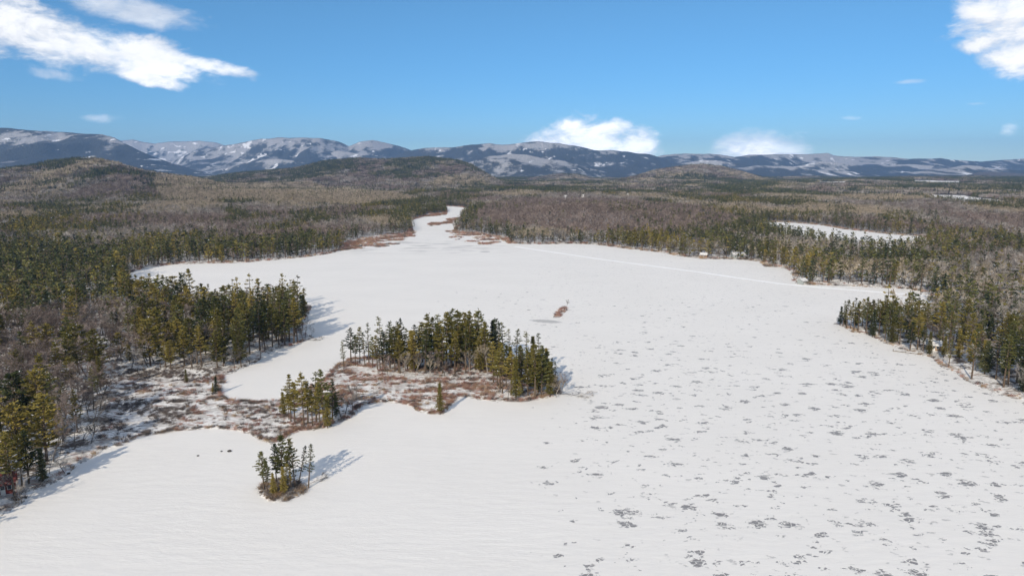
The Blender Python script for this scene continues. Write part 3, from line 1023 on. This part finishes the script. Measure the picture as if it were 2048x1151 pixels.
# ------------------------------------------------------------------ where the forest stands
def jitter_points(r0, r1, cell, half_deg=39.5):
    x0 = r1 * math.sin(R(half_deg))
    gx = np.arange(-x0, x0, cell); gy = np.arange(r0 * .7, r1, cell)
    X, Y = np.meshgrid(gx, gy)
    X = (X + rng.uniform(-.48, .48, X.shape) * cell).ravel(); Y = (Y + rng.uniform(-.48, .48, Y.shape) * cell).ravel()
    r = np.hypot(X, Y)
    k = (r >= r0) & (r < r1) & (np.abs(np.arctan2(X, Y)) < R(half_deg))
    return X[k], Y[k]


Z_TAN = PP([(300, 393), (420, 379), (620, 379), (760, 392), (840, 406), (700, 419), (500, 414), (330, 412)])
Z_BROWN = PP([(930, 425), (1050, 405), (1250, 408), (1420, 425), (1490, 452), (1400, 480), (1150, 482), (1000, 462)])
Z_TAN2 = PP([(1660, 397), (1780, 398), (1850, 402), (1840, 412), (1720, 410)])
Z_BARE = [PP([(0, 690), (110, 650), (200, 640), (260, 690), (230, 740), (120, 770), (0, 780)]), PP([(1830, 560), (2060, 520), (2060, 620), (1900, 600)]),
          PP([(180, 800), (210, 745), (215, 900), (120, 940), (110, 860)])]


def con_frac(x, y, sd):
    r = np.hypot(x, y)
    n = fbm(x / 55, y / 90, 21, 3)
    n2 = fbm(x / 260, y / 420, 22, 3)
    f = sstep(.445, .555, .45 * n + .55 * n2) * .90 + .03
    near_left = sstep(650, 250, r) * (x < 0)
    f = np.where(near_left > 0, f * (1 - near_left) + near_left * (.33 + .5 * sstep(.42, .60, n)), f)
    near_right = sstep(800, 300, r) * (x > 0)
    f = f * (1 - near_right) + near_right * (.36 + .45 * sstep(.4, .6, n))
    f = np.where((x > 0) & (r < 420), np.maximum(f, .66), f)
    belt = (sd > 0) & (sd < 28) & (r < 1700)
    f = np.where(belt, np.maximum(f, .62), f)
    f = np.where(inside(Z_TAN, x, y), f * .10, f)
    f = np.where(inside(Z_BROWN, x, y) & ~belt, f * .30, f)
    f = np.where(inside(Z_TAN2, x, y), .05, f)
    for z in Z_BARE:
        f = np.where(inside(z, x, y), f * .35, f)
    return f


def bare_tint(x, y):
    t = np.where(inside(Z_TAN, x, y) | inside(Z_TAN2, x, y), 1, 0)
    t = np.where(inside(Z_BROWN, x, y), 2, t)
    n = fbm(x / 150, y / 240, 33, 2) + rng.uniform(-.12, .12, len(x))
    t = np.where((t == 0) & (n > .56), 2, t)
    t = np.where((t == 0) & (n < .40), 1, t)
    return t


def forest_ok(x, y, sd):
    ok = (sd > 1.0) & ~inside(MARSH, x, y) & ~inside(ISLET, x, y) & ~inside(REEF, x, y)
    for c in CREEK_MARSH + FIELDS:
        ok &= ~inside(c, x, y)
    for (cx, cy), rad in COTTAGE_CLEAR:
        ok &= (np.hypot(x - cx, (y - cy)) > rad)
    return ok


# ---- nearest trees: every one an object of its own
TREES = []      # dicts: x y h kind tint lean region


def hand(px, by, ty, kind='pine', tint=None, lean=None, region=''):
    x, y = P(px, by, .4)
    sd = float(shore_dist(np.array([x]), np.array([y]))[0])
    h = height_for(y, ty) - .4
    if tint is None or (tint not in ('pine', 'olive', 'spruce') and kind != 'bare'):
        tint = {'pine': random.choice(['pine', 'olive']), 'thin': random.choice(['pine', 'spruce']), 'spruce': random.choice(['spruce', 'olive']), 'round': 'olive'}[kind] if kind != 'bare' else 'twig_grey'
    TREES.append(dict(x=x, y=y, z=.35, h=h, kind=kind, tint=tint, lean=lean, region=region, sd=sd))


BI = 'on the long wooded island'
for a in [(688, 735, 682, 'thin'), (702, 724, 654), (720, 726, 653), (711, 730, 668), (738, 724, 645, 'thin'), (730, 732, 662, 'thin'), (766, 730, 630, 'thin'), (755, 738, 668), (780, 736, 642, 'thin'), (790, 742, 650), (807, 735, 636, 'thin'),
          (815, 738, 655), (828, 741, 660, 'spruce', 'olive'), (840, 735, 650, 'thin'), (858, 740, 625), (876, 738, 628, 'thin'), (893, 738, 625), (903, 735, 614, 'thin'), (918, 738, 618), (930, 737, 622),
          (940, 740, 620), (952, 738, 617), (965, 738, 630, 'thin'), (845, 724, 642), (870, 722, 634), (900, 720, 628), (925, 720, 622), (950, 721, 625), (985, 725, 640, 'spruce', 'spruce'), (993, 730, 637, 'thin'),
          (1006, 735, 643, 'thin'), (745, 735, 672), (770, 743, 665), (800, 746, 670), (850, 746, 658), (885, 746, 655), (910, 746, 662), (960, 744, 672, 'spruce', 'olive'), (972, 735, 645), (832, 726, 648), (784, 728, 655), (938, 728, 632),
          (987, 765, 680, 'pine', 'olive'), (1000, 778, 685, 'pine', 'olive'), (1019, 722, 657, 'thin'), (1031, 738, 653, 'thin'), (1053, 755, 662, 'thin'), (1068, 748, 672, 'spruce'), (1077, 750, 665, 'thin'), (1005, 786, 692, 'pine', 'olive'),
          (1022, 790, 700, 'pine', 'olive'), (1032, 798, 712, 'spruce', 'olive'), (1045, 786, 690), (1056, 791, 700, 'pine', 'olive'), (1070, 795, 688, 'pine', 'olive'), (1083, 791, 690), (1095, 786, 700), (1103, 776, 713, 'thin'),
          (1110, 780, 722, 'thin'), (1080, 770, 695), (1100, 791, 722, 'spruce'), (995, 772, 700, 'pine', 'olive'), (1040, 762, 690), (1062, 772, 702), (1012, 775, 688)]:
    hand(*a, region=BI)
for k in range(26):
    qx = random.uniform(745, 1000); hand(qx, random.uniform(718, 744), random.uniform(640, 676) - 12 * math.exp(-((qx - 910) / 70) ** 2), random.choice(['pine', 'pine', 'spruce', 'thin']), region=BI)
for k in range(10):
    hand(random.uniform(990, 1095), random.uniform(750, 792), random.uniform(690, 715), random.choice(['pine', 'spruce']), random.choice(['olive', None]), region=BI)
for a in [(975, 748, 690), (940, 752, 705), (1015, 800, 760), (890, 752, 700), (860, 755, 712), (830, 752, 705), (1112, 792, 745), (1122, 786, 750), (776, 750, 712), (808, 752, 708)]:
    hand(*a, kind='bare', tint=random.choice(['twig_tan', 'twig_brown']), region=BI)
hand(880, 826, 765, 'spruce', 'olive', region='alone on the island cove spit')
for a in [(582, 842, 748), (568, 832, 782, 'spruce'), (590, 846, 762, 'pine', 'olive'), (608, 851, 741), (616, 848, 758), (633, 844, 743, 'thin'), (648, 852, 739), (640, 852, 765, 'pine', 'olive'), (625, 851, 775, 'pine', 'olive'), (665, 840, 758),
          (672, 836, 788, 'spruce', 'spruce'), (655, 853, 790, 'spruce', 'olive'), (578, 838, 785, 'pine', 'olive')]:
    hand(*a, region='in the small grove by the marsh')
for a in [(690, 828, 776), (705, 822, 775), (683, 835, 785), (663, 850, 800)]:
    hand(*a, kind='bare', region='in the small grove by the marsh')
for a in [(528, 978, 900), (535, 984, 918), (553, 970, 884), (566, 972, 866), (581, 972, 874), (577, 980, 925, 'pine', 'olive'), (590, 974, 892, 'thin'), (597, 968, 888, 'thin', None, 13), (617, 972, 887, 'thin', None, 6),
          (548, 988, 945, 'spruce', 'olive'), (568, 986, 932, 'spruce', 'olive')]:
    hand(*a, region='on the small snowy islet')
for a in [(432, 786, 752, 'spruce', 'spruce'), (426, 784, 765, 'spruce'), (374, 764, 737, 'spruce', 'olive')]:
    hand(*a, region='on the brushy marsh')
for a in [(408, 672, 597), (432, 664, 590, 'thin'), (450, 668, 588), (475, 674, 582), (492, 678, 576), (507, 680, 580), (525, 684, 575), (537, 680, 566, 'thin'), (553, 684, 574, 'thin'), (565, 686, 585), (579, 684, 575, 'thin'), (588, 686, 595),
          (570, 690, 606), (545, 694, 604), (520, 702, 602), (500, 710, 606), (482, 716, 612), (435, 738, 660, 'round'), (447, 735, 672, 'round'), (332, 738, 682), (322, 740, 690), (595, 684, 608), (558, 690, 615, 'pine', 'pine'), (530, 700, 622),
          (605, 655, 606, 'thin'), (384, 622, 537), (374, 622, 545, 'thin'), (366, 626, 548)]:
    hand(*a, region='on the wooded left point')
for a in [(275, 606, 548), (290, 612, 552, 'round'), (303, 612, 546), (316, 616, 556, 'round'), (330, 614, 549), (341, 620, 553), (352, 618, 551, 'round'), (398, 622, 572), (310, 628, 566, 'round'), (282, 624, 560, 'round'), (334, 632, 572, 'round'),
          (262, 600, 540), (250, 596, 536, 'round'), (268, 618, 558, 'round'), (358, 634, 570)]:
    hand(*a, region='on the wooded left point')
for a in [(322, 622, 575), (346, 628, 580), (296, 622, 572), (372, 632, 588), (390, 634, 592)]:
    hand(*a, kind='bare', region='on the wooded left point')
for a in [(1680, 649, 612, 'spruce'), (1686, 651, 600, 'thin'), (1693, 655, 598), (1701, 657, 602), (1708, 660, 594, 'thin'), (1716, 662, 600), (1724, 655, 597), (1732, 664, 594), (1741, 660, 598), (1750, 658, 600), (1758, 668, 602), (1767, 662, 596), (1776, 674, 604),
          (1786, 664, 599), (1795, 682, 610), (1806, 668, 598), (1815, 688, 616), (1826, 672, 600), (1838, 694, 622), (1850, 682, 606), (1712, 652, 606, 'spruce'), (1736, 650, 603, 'spruce'), (1762, 654, 606, 'spruce'), (1790, 652, 602, 'spruce'), (1690, 648, 618, 'spruce'),
          (1745, 672, 618, 'spruce'), (1784, 686, 634, 'spruce'), (1770, 680, 625, 'pine', 'pine'), (1820, 700, 640), (1846, 704, 648)]:
    hand(*a, region='on the right point')
for a in [(610, 676, 640), (622, 675, 655), (606, 682, 648), (520, 716, 680), (500, 728, 690), (470, 740, 700), (400, 742, 700), (385, 742, 702), (290, 748, 700), (263, 748, 695)]:
    hand(*a, kind='bare', region='on the wooded left point')
for a in [(30, 992, 860, 'pine', 'olive'), (18, 985, 862, 'pine', 'olive'), (58, 968, 856, 'pine', 'pine'), (86, 962, 895, 'spruce', 'spruce'), (45, 975, 870)]:
    hand(*a, region='on the left shore')
for a in [(130, 945, 905), (122, 910, 870), (150, 900, 840), (165, 895, 838), (44, 1003, 950), (34, 1000, 940), (180, 890, 835), (100, 948, 905)]:
    hand(*a, kind='bare', region='on the left shore')

XA, YA = jitter_points(120, 720, 5.6, 54)
sdA = shore_dist(XA, YA)
ok = forest_ok(XA, YA, sdA)
hx = np.array([t['x'] for t in TREES]); hy = np.array([t['y'] for t in TREES])
near_hand = np.zeros(len(XA), bool)
for a, b in zip(hx, hy):
    near_hand |= np.hypot(XA - a, YA - b) < 2.6
ok &= ~near_hand
thin_ = rng.random(len(XA)) < np.where(fbm(XA / 18, YA / 18, 51, 2) > .36, .96, .6)
ok &= thin_
XA, YA, sdA = XA[ok], YA[ok], sdA[ok]
ZA = ground_z(XA, YA, sdA)
fA = con_frac(XA, YA, sdA)
isC = rng.random(len(XA)) < fA
tA = bare_tint(XA, YA)
toneA = fbm(XA / 60, YA / 60, 61, 2)


def region_of(x, y):
    px, py = proj(x, y, 0)
    if px > 1024:
        return 'on the right point' if py > 590 else 'along the far right shore'
    if px > 330 and 590 < py < 760: return 'on the wooded left point'
    if py < 545: return 'along the far left shore'
    return 'on the left shore' if py > 740 else 'in the left shore wood'


lists = {'con': [], 'bare': []}
for i in range(len(XA)):
    lists['con' if isC[i] else 'bare'].append(i)
n_hand_c = sum(t['kind'] != 'bare' for t in TREES); n_hand_b = len(TREES) - n_hand_c
rest = []
for fam, room in (('con', 300 - n_hand_c + 120), ('bare', 300 - n_hand_b)):
    L = lists[fam]
    px, py = proj(XA[L], YA[L], ZA[L] + 8)
    vis = (px > -30) & (px < 2078) & (py < 1170)
    r = np.hypot(XA[L], YA[L]) + np.where(vis, 0, 1e6)
    order = np.argsort(r)
    for n, j in enumerate(order):
        i = L[j]
        if n < room and r[j] < 1e5:
            if fam == 'con':
                olive = toneA[i] + rng.normal(0, .12) > .5
                q = rng.random()
                if XA[i] < 0: kd = 'round' if q < .30 else ('spruce' if q < .48 else ('thin' if q < .58 else 'pine'))
                else: kd = 'pine' if q < .5 else ('spruce' if q < .85 else 'thin')
                tint = ('olive' if olive else 'pine') if kd in ('pine', 'round') else (('olive' if olive else 'spruce') if kd == 'spruce' else 'pine')
                h = {'pine': 18, 'thin': 17, 'round': 16.5, 'spruce': 13}[kd] * rng.uniform(.65, 1.22)
            else:
                kd = 'bare'; tint = ('twig_grey', 'twig_tan', 'twig_brown')[tA[i]]
                h = rng.uniform(8, 14.5)
            TREES.append(dict(x=XA[i], y=YA[i], z=ZA[i], h=h, kind=kd, tint=tint, lean=None, region=region_of(XA[i], YA[i]), sd=sdA[i]))
        else:
            rest.append(i)
rest = np.array(sorted(rest))

ORD = lambda n: '%d%s' % (n, 'th' if 10 <= n % 100 <= 20 else {1: 'st', 2: 'nd', 3: 'rd'}.get(n % 10, 'th'))
TONE = {'pine': 'dark green', 'olive': 'olive green', 'spruce': 'dark', 'twig_grey': 'grey', 'twig_tan': 'tan', 'twig_brown': 'brown'}
NAME = {'pine': 'pine_tree', 'thin': 'pine_tree', 'round': 'pine_tree', 'spruce': 'spruce_tree', 'bare': 'bare_tree'}
WORD = {'pine': 'pine', 'thin': 'sparse thin pine', 'round': 'broad pine', 'spruce': 'spruce', 'bare': 'bare tree'}
groups = {}
for t in TREES:
    t['px'] = proj(t['x'], t['y'], t['z'])[0]
    island = 'island' in t['region'] or 'islet' in t['region'] or 'grove' in t['region'] or 'marsh' in t['region']
    t['row'] = -1 if island else int(max(t['sd'], 0) // 11)
    t['base'] = '%s %s %s' % (TONE[t['tint']], WORD[t['kind']], t['region'])
    groups.setdefault((t['base'], t['row']), []).append(t)
ROWS = ['first', 'second', 'third', 'fourth', 'fifth', 'sixth', 'seventh', 'eighth', 'ninth', 'tenth']
for (base, row), l in groups.items():
    l.sort(key=lambda t: t['px'])
    for n, t in enumerate(l):
        where = '' if row < 0 else (', %s row inland' % (ROWS[row] if row < 10 else ORD(row + 1)))
        which = '' if len(l) == 1 else ', %s from left' % ORD(n + 1)
        t['label'] = base + where + which

for n, t in enumerate(TREES):
    tm, cm, dh = random.choice(NEAR[(t['kind'], t['tint'])])
    e = bpy.data.objects.new(NAME[t['kind']], None)
    COL.objects.link(e)
    e.empty_display_size = .5
    s = t['h'] / dh
    wv = random.uniform(1.05, 1.4)
    e.location = (t['x'], t['y'], t['z'])
    e.scale = (s * wv, s * wv, s)
    e.rotation_euler = (random.gauss(0, .02), R(t['lean']) if t['lean'] else random.gauss(0, .02), 0)
    if not t['lean']: e.rotation_euler[2] = random.uniform(0, 6.28)
    tag(e, t['label'], 'tree', ('conifers ' if t['kind'] != 'bare' else 'leafless trees ') + t['region'])
    for nm, me in (('trunk', tm), ('crown', cm)):
        o = bpy.data.objects.new(nm, me)
        COL.objects.link(o)
        o.parent = e


# ---- the rest of the woods: masses
def place(name, x, y, z, fc, tint, base_con, base_bare, label, ol=.56):
    n = len(x)
    con = rng.random(n) < fc
    idx = np.zeros(n, int)
    tone = fbm(x / 70, y / 110, 61, 2) + rng.normal(0, .1, n)
    cp = pick(fam='con', tint='pine') + pick(fam='con', tint='spruce'); co = pick(fam='con', tint='olive')
    bt = [pick(fam='bare', tint=k) for k in ('twig_grey', 'twig_tan', 'twig_brown')]
    k = rng.integers(0, 1000, n)
    for i in range(n):
        l = (co if tone[i] > ol else cp) if con[i] else bt[tint[i]]
        idx[i] = l[k[i] % len(l)]
    s = np.where(con, rng.uniform(.6, 1.1, n) * base_con, rng.uniform(.65, 1.05, n) * base_bare)
    w = s * rng.uniform(1.1, 1.55, n)
    rot = np.stack([rng.normal(0, .02, n), rng.normal(0, .02, n), rng.uniform(0, 6.28, n)], 1)
    scatter(name, np.stack([x, y, z - .1], 1), idx, np.stack([w, w, s], 1), rot, label=label, cat='forest', kind='stuff')


xr, yr, zr = XA[rest], YA[rest], ZA[rest]
for sel, lab in ((xr < 0, 'mixed pine and leafless wood behind the left shore'), (xr >= 0, 'mixed pine and leafless wood behind the right shore')):
    place('forest', xr[sel], yr[sel], zr[sel], isC[rest][sel] * 1.0, tA[rest][sel], 1.05, .92, lab)
XB, YB = jitter_points(720, 2100, 6.3, 46)
sdB = shore_dist(XB, YB)
ok = forest_ok(XB, YB, sdB)
XB, YB, sdB = XB[ok], YB[ok], sdB[ok]
ZB = ground_z(XB, YB, sdB)
fB = con_frac(XB, YB, sdB); tB = bare_tint(XB, YB)
cx_ = np.interp(YB, [700, 1480, 2200], [P(830, 495)[0], P(915, 415)[0], P(915, 415)[0] * 1.4])
for sel, lab in ((XB < cx_, 'grey and green woods stretching back left of the creek'), (XB >= cx_, 'brown and green woods stretching back right of the creek')):
    place('forest', XB[sel], YB[sel], ZB[sel], fB[sel], tB[sel], .95, .95, lab, .68)

XC, YC = jitter_points(2100, 6900, 21.0, 44)
sdC = shore_dist(XC, YC)
ok = forest_ok(XC, YC, sdC)
XC, YC, sdC = XC[ok], YC[ok], sdC[ok]
ZC = ground_z(XC, YC, sdC)
fC = con_frac(XC, YC, sdC); tC = bare_tint(XC, YC)
fr = np.array([.0, .12, .4, .7, .95])
lev = np.abs(fC[:, None] + rng.normal(0, .16, (len(fC), 1)) - fr[None, :]).argmin(1)
table = [[pick(fam='patch', kd=f, tint=k) for k in ('twig_grey', 'twig_tan', 'twig_brown')] for f in fr]
idx = np.array([table[lev[i]][tC[i]][i % 2] for i in range(len(XC))])
n = len(XC)
s = rng.uniform(.85, 1.15, n)
rot = np.stack([np.zeros(n), np.zeros(n), rng.uniform(0, 6.28, n)], 1)
scatter('forest', np.stack([XC, YC, ZC - .5], 1), idx, np.stack([s, s, s], 1), rot, label='distant wooded plain and hills below the mountains', cat='forest', kind='stuff')


# ---- brush on the marsh and along the shores
def brush_mass():
    pts, ii = [], []
    tints = [pick(fam='brush', tint=k) for k in ('brush_red', 'brush_dark', 'brush_tan')]
    # marsh
    x0, y0 = MARSH.min(0); x1, y1 = MARSH.max(0)
    n = 60000
    x = rng.uniform(x0, x1, n); y = rng.uniform(y0, y1, n)
    k = inside(MARSH, x, y)
    x, y = x[k], y[k]
    sd = shore_dist(x, y)
    k = sd > .2
    x, y, sd = x[k], y[k], sd[k]
    cl = fbm(x / 7, y / 3.6, 71, 4)
    px, py = proj(x, y, 0)
    dens = sstep(.46, .60, cl) * .8 + .05 + .8 * sstep(2.2, .2, sd)
    k = rng.random(len(x)) < dens * np.where(px < 560, .30, .45)
    x, y, px = x[k], y[k], px[k]
    redness = sstep(330, 640, px) * .75 + (fbm(x / 14, y / 14, 72, 2) - .5) * 1.2
    u = rng.random(len(x))
    c = np.where(u < np.clip(redness, 0, .8), np.where(rng.random(len(x)) < .3, 2, 0), 1)
    pts.append(np.stack([x, y], 1)); ii.append(c)
    # islet and reef
    for poly, dn, col in ((ISLET, 240, (1, 2, 1)), (REEF, 170, (0, 0, 1))):
        x0, y0 = poly.min(0); x1, y1 = poly.max(0)
        x = rng.uniform(x0, x1, dn); y = rng.uniform(y0, y1, dn); k = inside(poly, x, y)
        pts.append(np.stack([x[k], y[k]], 1)); ii.append(rng.choice(col, k.sum()))
    # creek marsh
    for poly in CREEK_MARSH:
        x0, y0 = poly.min(0); x1, y1 = poly.max(0)
        x = rng.uniform(x0, x1, 9000); y = rng.uniform(y0, y1, 9000)
        k = inside(poly, x, y) & (fbm(x / 16, y / 14, 75, 3) > .52) & (rng.random(9000) < .22)
        pts.append(np.stack([x[k], y[k]], 1)); ii.append(rng.choice((0, 0, 2, 1), k.sum()))
    # shoreline fringe
    for poly in (LAKE, POND):
        for i in range(len(poly)):
            p, q = poly[i], poly[(i + 1) % len(poly)]
            L = math.hypot(*(q - p)); m = (p + q) / 2
            if m[1] < 110: continue
            d = math.hypot(*m)
            cnt = rng.poisson(L * (1.5 if d < 450 else 1.1))
            if not cnt: continue
            t = rng.random(cnt)[:, None]
            nrm = np.array([-(q - p)[1], (q - p)[0]]) / (L + 1e-9)
            off = rng.normal(0, 1.6 if d < 450 else 3.0, cnt)[:, None]
            pts.append(p + (q - p) * t + nrm * off)
            if d < 420 and m[0] < -30: ii.append(rng.choice((1, 1, 1, 0, 2), cnt))
            elif m[0] > 0: ii.append(rng.choice((2, 2, 0, 1), cnt))
            else: ii.append(rng.choice((0, 0, 2, 1), cnt))
    p = np.concatenate(pts); c = np.concatenate(ii)
    sd = shore_dist(p[:, 0], p[:, 1])
    cm = np.zeros(len(p), bool)
    for poly in CREEK_MARSH: cm |= inside(poly, p[:, 0], p[:, 1])
    k = ((sd > .05) & (sd < 60)) | cm
    p, c, sd = p[k], c[k], sd[k]
    z = np.maximum(ground_z(p[:, 0], p[:, 1], sd), 0)
    n = len(p)
    idx = np.array([tints[a][b] for a, b in zip(c, rng.integers(0, 3, n))])
    far = sstep(250, 700, np.hypot(p[:, 0], p[:, 1]))
    s = rng.uniform(.5, 1.3, n) * (1 + far * 1.3)
    w = s * rng.uniform(.9, 1.7, n)
    rot = np.stack([np.zeros(n), np.zeros(n), rng.uniform(0, 6.28, n)], 1)
    scatter('brush_vegetation', np.stack([p[:, 0], p[:, 1], z], 1), idx, np.stack([w, w, s], 1), rot, label='dry red-brown and dark brush over the marsh and along the shores', cat='brush', kind='stuff')
    print('brush', n)


brush_mass()
print('trees', len(TREES), 'A', len(rest), 'B', len(XB), 'C', len(XC))


# ------------------------------------------------------------------ cabins, dock and small things
M['roof_snow'] = simple('roof_snow', (.66, .65, .63), .22, .8, .9)
M['wall_grey'] = simple('grey_boards', (.32, .34, .32), .15, .8, 1.5)
M['wall_tan'] = simple('tan_boards', (.30, .20, .125), .2, .8, 1.5)
M['wall_red'] = simple('red_boards', (.16, .035, .028), .25, .8, 1.5)
M['wall_white'] = simple('white_boards', (.72, .71, .68), .06, .7, 1.0)
M['trim'] = simple('pale_trim', (.62, .61, .58), .06, .6, 1.0)
M['roof_red'] = simple('dark_red_roof', (.13, .04, .035), .3, .7, 1.0)
M['pane'] = simple('dark_pane', (.03, .035, .04), .2, .12, 1.0, .5)
M['stone'] = simple('chimney_stone', (.24, .21, .19), .3, .9, 2.5)
M['planks'] = simple('weathered_planks', (.25, .22, .18), .25, .85, 2.0)


def cabin(label, px, py, w, d, h, rise, rot, wall, roof, doors=1, wins=2, z=None, xy=None):
    x, y = xy if xy else P(px, py, .6)
    if z is None: z = float(ground_z(np.array([x]), np.array([y]))[0])
    e = bpy.data.objects.new('cabin', None); COL.objects.link(e)
    e.location = (x, y, z - .1); e.rotation_euler = (0, 0, R(rot))
    tag(e, label, 'cabin')
    mb = MB()                                    # gabled wall shell, ridge along x
    P0 = [(-w / 2, -d / 2, -.6), (w / 2, -d / 2, -.6), (w / 2, d / 2, -.6), (-w / 2, d / 2, -.6), (-w / 2, -d / 2, h), (w / 2, -d / 2, h), (w / 2, d / 2, h), (-w / 2, d / 2, h), (-w / 2, 0, h + rise), (w / 2, 0, h + rise)]
    mb.v.append(np.array(P0, float)); mb.n = 10
    for f in ([0, 1, 5, 4], [2, 3, 7, 6], [1, 2, 6, 9, 5], [3, 0, 4, 8, 7]): mb.f.append(f); mb.mi.append(0)
    add('wall', mb.mesh('wall', [M[wall]]), parent=e)
    sl = math.hypot(d / 2 + .5, rise * (d / 2 + .5) / (d / 2))
    ang = math.atan2(rise, d / 2)
    for sgn in (-1, 1):
        mb = MB(); mb.box(-w / 2 - .45, w / 2 + .45, 0, sl, .02, .28)
        o = add('roof', mb.mesh('roof', [M[roof]]), parent=e)
        o.location = (0, 0, h + rise + .03); o.rotation_euler = (-ang * sgn if sgn == 1 else ang, 0, 0)
        if sgn == -1: o.rotation_euler = (-ang, 0, math.pi)
    xs = np.linspace(-w / 2, w / 2, wins + doors + 2)[1:-1]
    for k, xx in enumerate(xs):
        isd = k == (wins + doors) // 2 and doors
        ww, z0, z1 = (.95, -.1, 2.05) if isd else (min(1.3, w / (wins + doors + 1) * .7), .9, 2.15)
        mb = MB(); mb.box(xx - ww / 2, xx + ww / 2, -d / 2 - .07, -d / 2 + .02, z0, z1)
        o = add('door' if isd else 'window', mb.mesh('opening', [M['trim']]), parent=e)
        mb = MB()
        if isd: mb.box(xx - ww / 2 + .1, xx + ww / 2 - .1, -d / 2 - .10, -d / 2 - .05, 1.1, z1 - .15)
        else: mb.box(xx - ww / 2 + .09, xx + ww / 2 - .09, -d / 2 - .10, -d / 2 - .05, z0 + .09, z1 - .09)
        add('pane', mb.mesh('pane', [M['pane']]), parent=o)
    mb = MB(); mb.box(w * .22, w * .22 + .8, .3, 1.1, h, h + rise + 1.1); mb.box(w * .22 - .1, w * .22 + .9, .2, 1.2, h + rise + 1.1, h + rise + 1.28)
    add('chimney', mb.mesh('chimney', [M['stone']]), parent=e)
    return e


cabin('long grey cabin with snowy roof standing at the far right shore', 1475, 515.5, 10, 6, 3.0, 1.7, 4, 'wall_grey', 'roof_snow', 1, 4)
cabin('tan board cabin with snowy roof beside the long grey one', 1408, 514.5, 6, 5, 2.5, 1.4, -30, 'wall_tan', 'roof_snow', 1, 2)
cabin('small pale cabin at the water by the cove corner', 1604, 566, 4.6, 4.4, 2.4, 1.3, 30, 'wall_grey', 'roof_snow', 1, 2)
cabin('dark red cabin under the pines at the left frame edge', 6, 982, 5.2, 4.6, 2.4, 1.6, 38, 'wall_red', 'roof_red', 1, 2)
cabin('low tan cabin with snowy roof above the right shore dock', 1868, 700, 5.5, 5, 2.4, 1.4, -35, 'wall_tan', 'roof_snow', 1, 2)
for px, py, lab in ((1131, 399, 'white farmhouse far off beyond the brown wood'), (1166, 398.5, 'white house just right of the far farmhouse'), (1256, 396, 'far white house among woods below the rounded hill')):
    cabin(lab, px, py, 7, 6, 3.4, 2.2, random.uniform(-15, 15), 'wall_white', 'roof_snow', 1, 4)

# dock
x, y = P(1812, 703, .3)
e = bpy.data.objects.new('dock', None); COL.objects.link(e); e.location = (x, y, 0); e.rotation_euler = (0, 0, R(-33))
tag(e, 'snow-covered wooden dock lying along the right shore', 'dock')
mb = MB(); mb.box(-5, 5, -.8, .8, .30, .42); add('deck', mb.mesh('deck', [M['planks']]), parent=e)
mb = MB(); mb.box(-4.9, 4.9, -.7, .72, .422, .56); add('snow_cover', mb.mesh('snow_cover', [M['roof_snow']]), parent=e)
for sx in (-4.6, 0, 4.6):
    for sy in (-.86, .86):
        mb = MB(); mb.tube([(sx, sy, -.3), (sx, sy, .9)], [.08, .075], 6); add('post', mb.mesh('post', [M['planks']]), parent=e)


def rock(px, py, r, label):
    x, y = P(px, py)
    mb = MB(); g = np.random.default_rng(int(px))
    th = np.linspace(0, 2 * np.pi, 9)[:-1]; v = []
    for j, (zz, k) in enumerate(((-.1, 1.0), (.3, 1.05), (.65, .7), (.85, .25))):
        for t in th: v.append((math.cos(t) * r * k * g.uniform(.75, 1.25), math.sin(t) * r * k * g.uniform(.7, 1.2), zz * r * g.uniform(.85, 1.1)))
    mb.v.append(np.array(v)); mb.n = 32
    for j in range(3):
        for i in range(8): mb.f.append([j * 8 + i, j * 8 + (i + 1) % 8, (j + 1) * 8 + (i + 1) % 8, (j + 1) * 8 + i]); mb.mi.append(0)
    mb.f.append(list(range(24, 32))); mb.mi.append(0)
    o = add('rock', mb.mesh('rock', [M['rock']]), label=label, cat='rock', group='rocks in the ice of the near bay')
    o.location = (x, y, 0)


rock(459, 902, .55, 'larger dark rock in the ice of the near bay'); rock(443, 902, .3, 'small dark rock just left of the larger one')
rock(396, 911, .32, 'lone small dark rock farthest left in the near bay'); rock(137, 947, .45, 'dark rock at the foot of the left shore bank')


def fallen(px, py, L, rz, label):
    x, y = P(px, py)
    tm, cm, dh = NEAR[('bare', 'twig_grey')][1]
    e = bpy.data.objects.new('fallen_tree', None); COL.objects.link(e)
    s = L / dh
    e.location = (x, y, .45); e.rotation_euler = (0, R(84), R(rz)); e.scale = (s * .55, s * .8, s)
    tag(e, label, 'fallen tree')
    for nm, me in (('trunk', tm), ('crown', cm)):
        o = bpy.data.objects.new(nm, me); COL.objects.link(o); o.parent = e


fallen(1116, 789, 12, -8, 'grey fallen tree reaching over the ice from the long island')
fallen(616, 972, 6.5, 62, 'small fallen branchy tree beside the islet')
fallen(604, 681, 9, 15, 'bare fallen tree at the tip of the left point')
tm, cm, dh = NEAR[('bare', 'twig_brown')][0]
e = bpy.data.objects.new('bare_shrub', None); COL.objects.link(e)
e.location = (*P(1133, 616), .2); e.scale = (.3, .3, .33)
tag(e, 'small leafless shrub on the tip of the brushy reef', 'shrub')
for nm, me in (('trunk', tm), ('crown', cm)):
    o = bpy.data.objects.new(nm, me); COL.objects.link(o); o.parent = e
